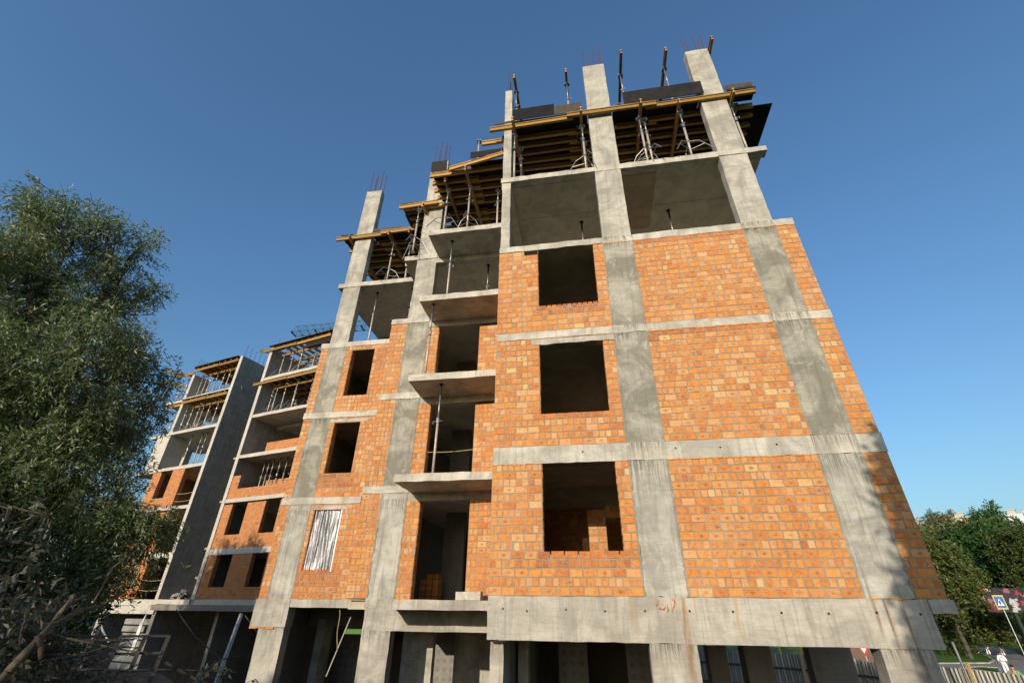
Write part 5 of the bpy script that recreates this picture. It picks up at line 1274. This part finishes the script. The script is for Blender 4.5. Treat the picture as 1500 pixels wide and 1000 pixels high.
def quadsign(name, c, r, up, nrm, pts, off, mat, parent):
    mb = MB(); P = [Vector(c) + Vector(r) * x + Vector(up) * z + Vector(nrm) * off for x, z in pts]; Q = [p - Vector(nrm) * .008 for p in P]
    n = len(P); mb.face([tuple(p) for p in P]); mb.face([tuple(p) for p in Q[::-1]])
    for i in range(n): mb.face([tuple(P[i]), tuple(Q[i]), tuple(Q[(i + 1) % n]), tuple(P[(i + 1) % n])])
    return mb.build(name, mat, parent)
c = (41.6, 50.6, -1.55); r = Vector((.83, -.56, 0)) * .8; up = Vector((0, 0, 1)); nv = Vector((-.56, -.83, 0))
cs = thing("road_sign", "blue pedestrian crossing sign on a yellow board in front of the painted wall", "sign", (c[0], c[1], GZ))
quadsign("sign_board", c, r, up, nv, [(-.5, -.62), (.5, -.62), (.5, .62), (-.5, .62)], 0, M['sign_yellow'], cs)
quadsign("blue_square", c, r, up, nv, [(-.41, -.5), (.41, -.5), (.41, .5), (-.41, .5)], .012, M['sign_blue'], cs)
quadsign("white_triangle", c, r, up, nv, [(-.3, -.3), (.3, -.3), (0, .32)], .024, M['sign_white'], cs)
quadsign("walking_figure", c, r, up, nv, [(-.02, .14), (.05, .16), (.05, .02), (.13, -.06), (.1, -.1), (.05, -.06), (.12, -.26), (.07, -.27), (.0, -.1), (-.09, -.27), (-.14, -.26), (-.05, -.06), (-.09, -.04), (-.11, -.12), (-.15, -.1), (-.1, .04)], .036, M['black'], cs)
mb = MB(); mb.tube((c[0] + .05, c[1] + .06, GZ), (c[0] + .05, c[1] + .06, -.95), .045); mb.build("post", M['steel'], cs)
c = (14.62, 20.0, -4.40); r = Vector((.85, -.53, 0)); nv = Vector((-.53, -.85, 0))
ys = thing("road_sign", "white triangular give way sign with red border behind the fence", "sign", (c[0], c[1], GZ))
quadsign("sign_board", c, r, up, nv, [(-.45, .52), (0, -.26), (.45, .52)], 0, M['sign_red'], ys); quadsign("white_centre", c, r, up, nv, [(-.33, .45), (0, -.13), (.33, .45)], .012, M['sign_white'], ys)
mb = MB(); mb.tube((c[0] + .03, c[1] + .05, GZ), (c[0] + .03, c[1] + .05, -3.9), .03); mb.build("post", M['steel'], ys)
for x, y, lab in ((13.4, 28.9, "left of the two thin yellow posts on the grass behind the fence"), (14.6, 28.5, "right of the two thin yellow posts on the grass behind the fence")):
    mb = MB(); mb.tube((x, y, GZ), (x, y, -3.4), .06); mb.tube((x, y, -3.4), (x, y, -3.3), .075); tag(mb.build("yellow_post", M['sign_yellow'], own=True), lab, "post")
mb = MB(); mb.tube((15.55, 14.3, GZ), (15.25, 14.0, -3.86), .045); mb.tube((15.25, 14.0, -3.86), (15.24, 13.99, -3.8), .06); tag(mb.build("steel_post", M['steel'], own=True), "thin grey leaning pole behind the corrugated fence at the right corner", "pole")
mb = MB(); pts = [(34.9 - (34.9 - 24) * f, 40.7 - 22 * f, 1.0 + .8 * f - 1.2 * math.sin(math.pi * f) * .3) for f in [i / 10 for i in range(11)]]; mb.path([(60, 82, 5.6)] + pts, [.018] * 12)
tag(mb.build("overhead_cable", M['black'], own=True), "thin black overhead cable crossing the dark trees at the right edge", "cable")
# brown wall seen past the fence
bw = quick("earth_wall", plain("brown_wall", (.17, .11, .08), .95, vary=.3), None, (14.6, 17.9, 24.5, 24.8, GZ, -3.2), own=True); tag(bw, "plain brown wall behind the fence and the give way sign", "wall")
# corrugated fence
FL = [(6.5, 25.6), (9.4, 24.0), (11.9, 22.0), (14.1, 19.4), (15.7, 16.4), (16.9, 13.2), (17.8, 9.5), (18.4, 4)]
fen = thing("metal_fence", "corrugated grey metal fence with wooden posts running behind the block", "fence", (14.1, 19.4, GZ))
t = NT("corrugated_sheet"); o_ = t.coord(); c = t.ramp(t.noise(o_, 1.3, 5, .7), [(.3, (.20, .20, .185)), (.7, (.29, .285, .26))]); t.bsdf(c, .5, None, .5, .4); M['sheet'] = t.m
for i in range(len(FL) - 1):
    a = Vector(FL[i] + (0,)); b = Vector(FL[i + 1] + (0,)); d = b - a; L = d.length; d.normalize(); nn = Vector((d.y, -d.x, 0))
    mb = MB(); n = int(L / .035); zt = -4.78 + rng.uniform(-.04, .04)
    for k in range(n + 1):
        p = a + d * (L * k / n) + nn * (.022 * max(-1, min(1, 1.8 * math.sin(2 * math.pi * L * k / n / .16))))
        mb.v += [(p.x, p.y, GZ - .2), (p.x, p.y, zt)]
    for k in range(n): mb.f.append((2 * k, 2 * k + 2, 2 * k + 3, 2 * k + 1)); mb.mi.append(0)
    mb.build("fence_panel", M['sheet'], fen)
    mb = MB()
    for z in (-5.4, -6.3): mb.obox((a + b) / 2 + Vector((0, 0, z)) + nn * .08, d * L / 2, nn * .02, Vector((0, 0, .05)))
    mb.build("rail", M['grey_wood'], fen)
for f in (.3, 1.25, 2.15, 2.62, 3.35, 3.62, 4.4, 5.05, 5.8, 6.5):
    i = int(f); p = Vector(FL[i] + (0,)).lerp(Vector(FL[i + 1] + (0,)), f - i); d = Vector(FL[i + 1] + (0,)) - Vector(FL[i] + (0,)); d.normalize(); nn = Vector((d.y, -d.x, 0))
    mb = MB(); h = rng.uniform(.1, .45); mb.obox(p + nn * .14 + Vector((0, 0, (GZ - 4.78 + h) / 2)), d * .06, nn * .035, Vector((rng.gauss(0, .03), 0, (-4.78 + h - GZ) / 2))); mb.build("post", M['pale_wood'], fen)
# ------------------------------------------------------------------ people
def skinned(name, verts, edges, radii, mat, parent, sub=2):
    me = bpy.data.meshes.new(name); me.from_pydata([tuple(v) for v in verts], edges, []); me.materials.append(mat)
    o = bpy.data.objects.new(name, me); COL.objects.link(o); adopt(o, parent)
    sk = o.modifiers.new("skin", 'SKIN'); sk.use_smooth_shade = True
    lay = me.skin_vertices[0] if me.skin_vertices else None
    if lay is None:
        import bmesh
        bm = bmesh.new(); bm.from_mesh(me); bm.verts.layers.skin.verify(); bm.to_mesh(me); bm.free(); lay = me.skin_vertices[0]
    for i, r in enumerate(radii): lay.data[i].radius = r if isinstance(r, tuple) else (r, r); lay.data[i].use_root = (i == 0)
    s = o.modifiers.new("sub", 'SUBSURF'); s.levels = s.render_levels = sub
    return o
M['skin'] = plain("skin", (.45, .25, .17), .6, vary=.1); M['gi'] = plain("white_cotton", (.78, .77, .75), .85, vary=.08); M['hair'] = plain("brown_hair", (.06, .035, .02), .7); M['red'] = plain("red_belt", (.55, .05, .04), .7); M['belt'] = plain("dark_belt", (.06, .05, .06), .7); M['green'] = plain("green_tshirt", (.14, .36, .16), .85); M['dark_cloth'] = plain("dark_cloth", (.05, .06, .09), .85); M['jeans'] = plain("dark_trousers", (.05, .06, .10), .9); M['pink'] = plain("pink_shoes", (.5, .1, .15), .7)
def person(label, loc, h, face, top='gi', trous='gi', belt=None, stride=.18, hair='hair', shoes='skin', bend=0, armup=False):
    """figure built at height h, facing direction angle face (0 = +y)"""
    s = h / 1.75; c, sn = math.cos(face), math.sin(face)
    t = thing("person", label, "person", loc)
    def W(x, y, z): return Vector((loc[0] + s * (x * c - y * sn), loc[1] + s * (x * sn + y * c), loc[2] + s * z))
    st = stride
    J = {'pel': (0, 0, .94), 'wai': (0, .0, 1.10), 'che': (0, .01 + bend * .05, 1.32), 'nek': (0, .02 + bend * .1, 1.48), 'hd1': (0, .04 + bend * .12, 1.56), 'hd2': (0, .05 + bend * .13, 1.66),
         'shL': (-.19, .01, 1.42), 'elL': (-.27, -.02 - st * .4, 1.14), 'wrL': (-.25, .10 - st * .5, .90), 'shR': (.19, .01, 1.42), 'elR': (.27, -.02 + st * .5, 1.14), 'wrR': (.25, .14 + st * .5, .92),
         'hiL': (-.10, 0, .90), 'knL': (-.11, .05 + st * .7, .50), 'anL': (-.11, st * 1.1, .09), 'toL': (-.12, .17 + st * 1.1, .04), 'hiR': (.10, 0, .90), 'knR': (.11, .03 - st * .3, .49), 'anR': (.11, -st * 1.2, .11), 'toR': (.12, .15 - st * 1.2, .035)}
    if armup: J['elR'] = (.30, .12, 1.25); J['wrR'] = (.14, .2, 1.48)
    hand = []
    nm = list(J); V = [W(*J[k]) for k in nm]; ix = {k: i for i, k in enumerate(nm)}
    E = [('pel', 'wai'), ('wai', 'che'), ('che', 'nek'), ('nek', 'hd1'), ('hd1', 'hd2'), ('che', 'shL'), ('shL', 'elL'), ('elL', 'wrL'), ('che', 'shR'), ('shR', 'elR'), ('elR', 'wrR'), ('pel', 'hiL'), ('hiL', 'knL'), ('knL', 'anL'), ('anL', 'toL'), ('pel', 'hiR'), ('hiR', 'knR'), ('knR', 'anR'), ('anR', 'toR')]
    E = [(ix[a], ix[b]) for a, b in E]
    rad = {'pel': .14, 'wai': .13, 'che': .145, 'nek': .055, 'hd1': .085, 'hd2': .085, 'shL': .065, 'shR': .065, 'elL': .042, 'elR': .042, 'wrL': .03, 'wrR': .03, 'hiL': .085, 'hiR': .085, 'knL': .058, 'knR': .058, 'anL': .04, 'anR': .04, 'toL': .032, 'toR': .032}
    R_ = [rad[k] * s for k in nm]
    for sd in ('L', 'R'):            # palm, four fingers and a thumb
        w = Vector(J['wr' + sd]); e = Vector(J['el' + sd]); d = (w - e).normalized(); lat = Vector((0, 1, 0)) - d * d.y; lat.normalize(); palm = w + d * .07
        ip = len(V); V.append(W(*palm)); R_.append(.026 * s); E.append((ix['wr' + sd], ip))
        for q, (o, ln) in enumerate(((-.027, .065), (-.009, .078), (.009, .082), (.027, .072))):
            k1 = len(V); V.append(W(*(palm + lat * o + d * .02))); R_.append(.0095 * s); V.append(W(*(palm + lat * (o * 1.05) + d * ln + Vector((-.012 if sd == 'R' else .012, 0, .0))))); R_.append(.0085 * s); E += [(ip, k1), (k1, k1 + 1)]
        k1 = len(V); V.append(W(*(w + d * .03 + lat * .045))); R_.append(.011 * s); V.append(W(*(w + d * .065 + lat * .06))); R_.append(.009 * s); E += [(ix['wr' + sd], k1), (k1, k1 + 1)]
    b = skinned("body", V, E, R_, M['skin'], t)
    def sub(name, keys, es, rr, mat, up=2):
        kk = {k: i for i, k in enumerate(keys)}
        return skinned(name, [W(*(J[k] if isinstance(k, str) else k)) for k in keys], [(kk[a], kk[b2]) for a, b2 in es], [r * s for r in rr], mat, t, up)
    hem = (0, 0, .80 if belt else .88)
    fL = tuple(Vector(J['elL']).lerp(Vector(J['wrL']), .55 if top == 'gi' else -.2)); fR = tuple(Vector(J['elR']).lerp(Vector(J['wrR']), .55 if top == 'gi' else -.2))
    sub("jacket" if belt else "t_shirt", ['wai', hem, 'che', (0, .02, 1.47), 'shL', 'elL', fL, 'shR', 'elR', fR] if top == 'gi' else ['wai', hem, 'che', (0, .02, 1.47), 'shL', fL, 'shR', fR],
        [('wai', hem), ('wai', 'che'), ('che', (0, .02, 1.47)), ('che', 'shL'), ('che', 'shR')] + ([('shL', 'elL'), ('elL', fL), ('shR', 'elR'), ('elR', fR)] if top == 'gi' else [('shL', fL), ('shR', fR)]),
        [.165, .185, .175, .08, .095, .085, .085, .095, .085, .085] if top == 'gi' else [.15, .155, .165, .075, .085, .07, .085, .07], M[top])
    sub("trousers", ['pel', 'hiL', 'knL', 'anL', 'hiR', 'knR', 'anR'], [('pel', 'hiL'), ('hiL', 'knL'), ('knL', 'anL'), ('pel', 'hiR'), ('hiR', 'knR'), ('knR', 'anR')], [.15, .11, .095, .085, .11, .095, .085], M[trous])
    sub("hair", ['hd2', (0, .03 + bend * .13, 1.70), (0, -.03 + bend * .12, 1.63)], [('hd2', (0, .03 + bend * .13, 1.70)), ('hd2', (0, -.03 + bend * .12, 1.63))], [.085, .075, .075], M[hair])
    for sd in (-1, 1):
        mb = MB()
        e = W(sd * .092, .04 + bend * .13, 1.62); mb.obox(e, Vector((.012, 0, 0)) * s, Vector((0, .02, 0)) * s, Vector((0, 0, .032)) * s); mb.build("ear", M['skin'], t, bevel=.004)
        mb = MB(); e = W(sd * .033, .128 + bend * .13, 1.635); mb.obox(e, Vector((.011, 0, 0)) * s, Vector((0, .008, 0)) * s, Vector((0, 0, .006)) * s); mb.build("eye", M['black'], t)
    mb = MB(); mb.tube(W(0, .125 + bend * .13, 1.635), W(0, .158 + bend * .13, 1.595), .008 * s, .018 * s); mb.build("nose", M['skin'], t)
    mb = MB(); mb.obox(W(0, .125 + bend * .13, 1.56), Vector((c, sn, 0)) * .028 * s, Vector((-sn, c, 0)) * .008 * s, Vector((0, 0, .006)) * s); mb.build("mouth", M['red'], t)
    if belt:
        mb = MB(); N = 16; ring = []
        for i in range(N):
            a = 2 * math.pi * i / N; ring.append(W(.178 * math.cos(a), .178 * math.sin(a), 1.0))
        for i in range(N): mb.face([tuple(ring[i] - Vector((0, 0, .03)) * s), tuple(ring[(i + 1) % N] - Vector((0, 0, .03)) * s), tuple(ring[(i + 1) % N] + Vector((0, 0, .03)) * s), tuple(ring[i] + Vector((0, 0, .03)) * s)])
        mb.build("belt", M[belt], t)
    if shoes != 'skin':
        for k, a in (('anL', 'toL'), ('anR', 'toR')): mb = MB(); mb.tube(W(*J[k]) - Vector((0, 0, .03)), W(*J[a]), .055 * s, .045 * s); mb.build("shoe", M[shoes], t)
    return t
PG = GZ + .022
person("nearest person in a white judo suit with dark belt walking up the path", (34.3, 42.2, PG), 1.54, -.6, belt='belt', stride=.12)
person("person in a white judo suit with red belt ahead on the path", (50.2, 67.0, PG), 1.74, -.6, belt='red', stride=.16)
person("person in a white suit without visible belt, left of the red-belted one", (49.4, 68.2, PG), 1.64, -.5, belt='gi', stride=.2)
person("smallest person in white trousers and dark patterned top, farthest left on the path", (48.9, 69.4, PG), 1.50, -.4, top='dark_cloth', trous='gi', stride=.2, shoes='pink')
person("brown-haired person in a green t-shirt behind the corrugated fence", (24.6, 26.1, PG), 1.66, 2.2, top='green', trous='jeans', bend=.6, armup=True, stride=.1, shoes='dark_cloth')
# ------------------------------------------------------------------ camera, sun, sky
cam = bpy.data.cameras.new("camera"); co = bpy.data.objects.new("camera", cam); COL.objects.link(co)
cam.sensor_width = 36; cam.lens = 672.986 / 1500 * 36; cam.clip_start = .1; cam.clip_end = 6000
m = Matrix(((0.9866323132838104, 0.07260427795614013, 0.14589481555798103), (0.16253766466132205, -0.5030075217606215, -0.8488609666008913), (0.01175525204635703, 0.8612270617407642, -0.5080844045772525)))
co.matrix_world = Matrix.Translation((2.00796, -9.47171, -3.04078)) @ m.to_4x4()
scene.camera = co
sd = Vector((-.338, -1.21, .319)).normalized()          # towards the sun
sun = bpy.data.lights.new("sun", 'SUN'); sun.energy = 3.5; sun.angle = R(.53); sun.color = (1.0, .87, .69)
so = bpy.data.objects.new("sun", sun); COL.objects.link(so); so.rotation_euler = sd.to_track_quat('Z', 'Y').to_euler(); so.location = (-20, -60, 30)
el = math.asin(sd.z); az = math.atan2(sd.x, sd.y)
w = bpy.data.worlds.new("World"); scene.world = w; w.use_nodes = True
nt = w.node_tree; nt.nodes.clear()
sky = nt.nodes.new('ShaderNodeTexSky'); sky.sky_type = 'NISHITA'; sky.sun_disc = False; sky.sun_elevation = el; sky.sun_rotation = az % (2 * math.pi)
sky.altitude = 0; sky.air_density = 1.5; sky.dust_density = 1.8; sky.ozone_density = 6.0
bg = nt.nodes.new('ShaderNodeBackground'); bg.inputs[1].default_value = .15
ou = nt.nodes.new('ShaderNodeOutputWorld'); nt.links.new(sky.outputs[0], bg.inputs[0]); nt.links.new(bg.outputs[0], ou.inputs[0])
vs = scene.view_settings; vs.view_transform = 'Standard'; vs.look = 'None'; vs.exposure = .42; vs.gamma = 1; vs.use_curve_mapping = False
scene.cycles.max_bounces = 6; scene.cycles.diffuse_bounces = 4; scene.cycles.transparent_max_bounces = 4
scene.render.film_transparent = False
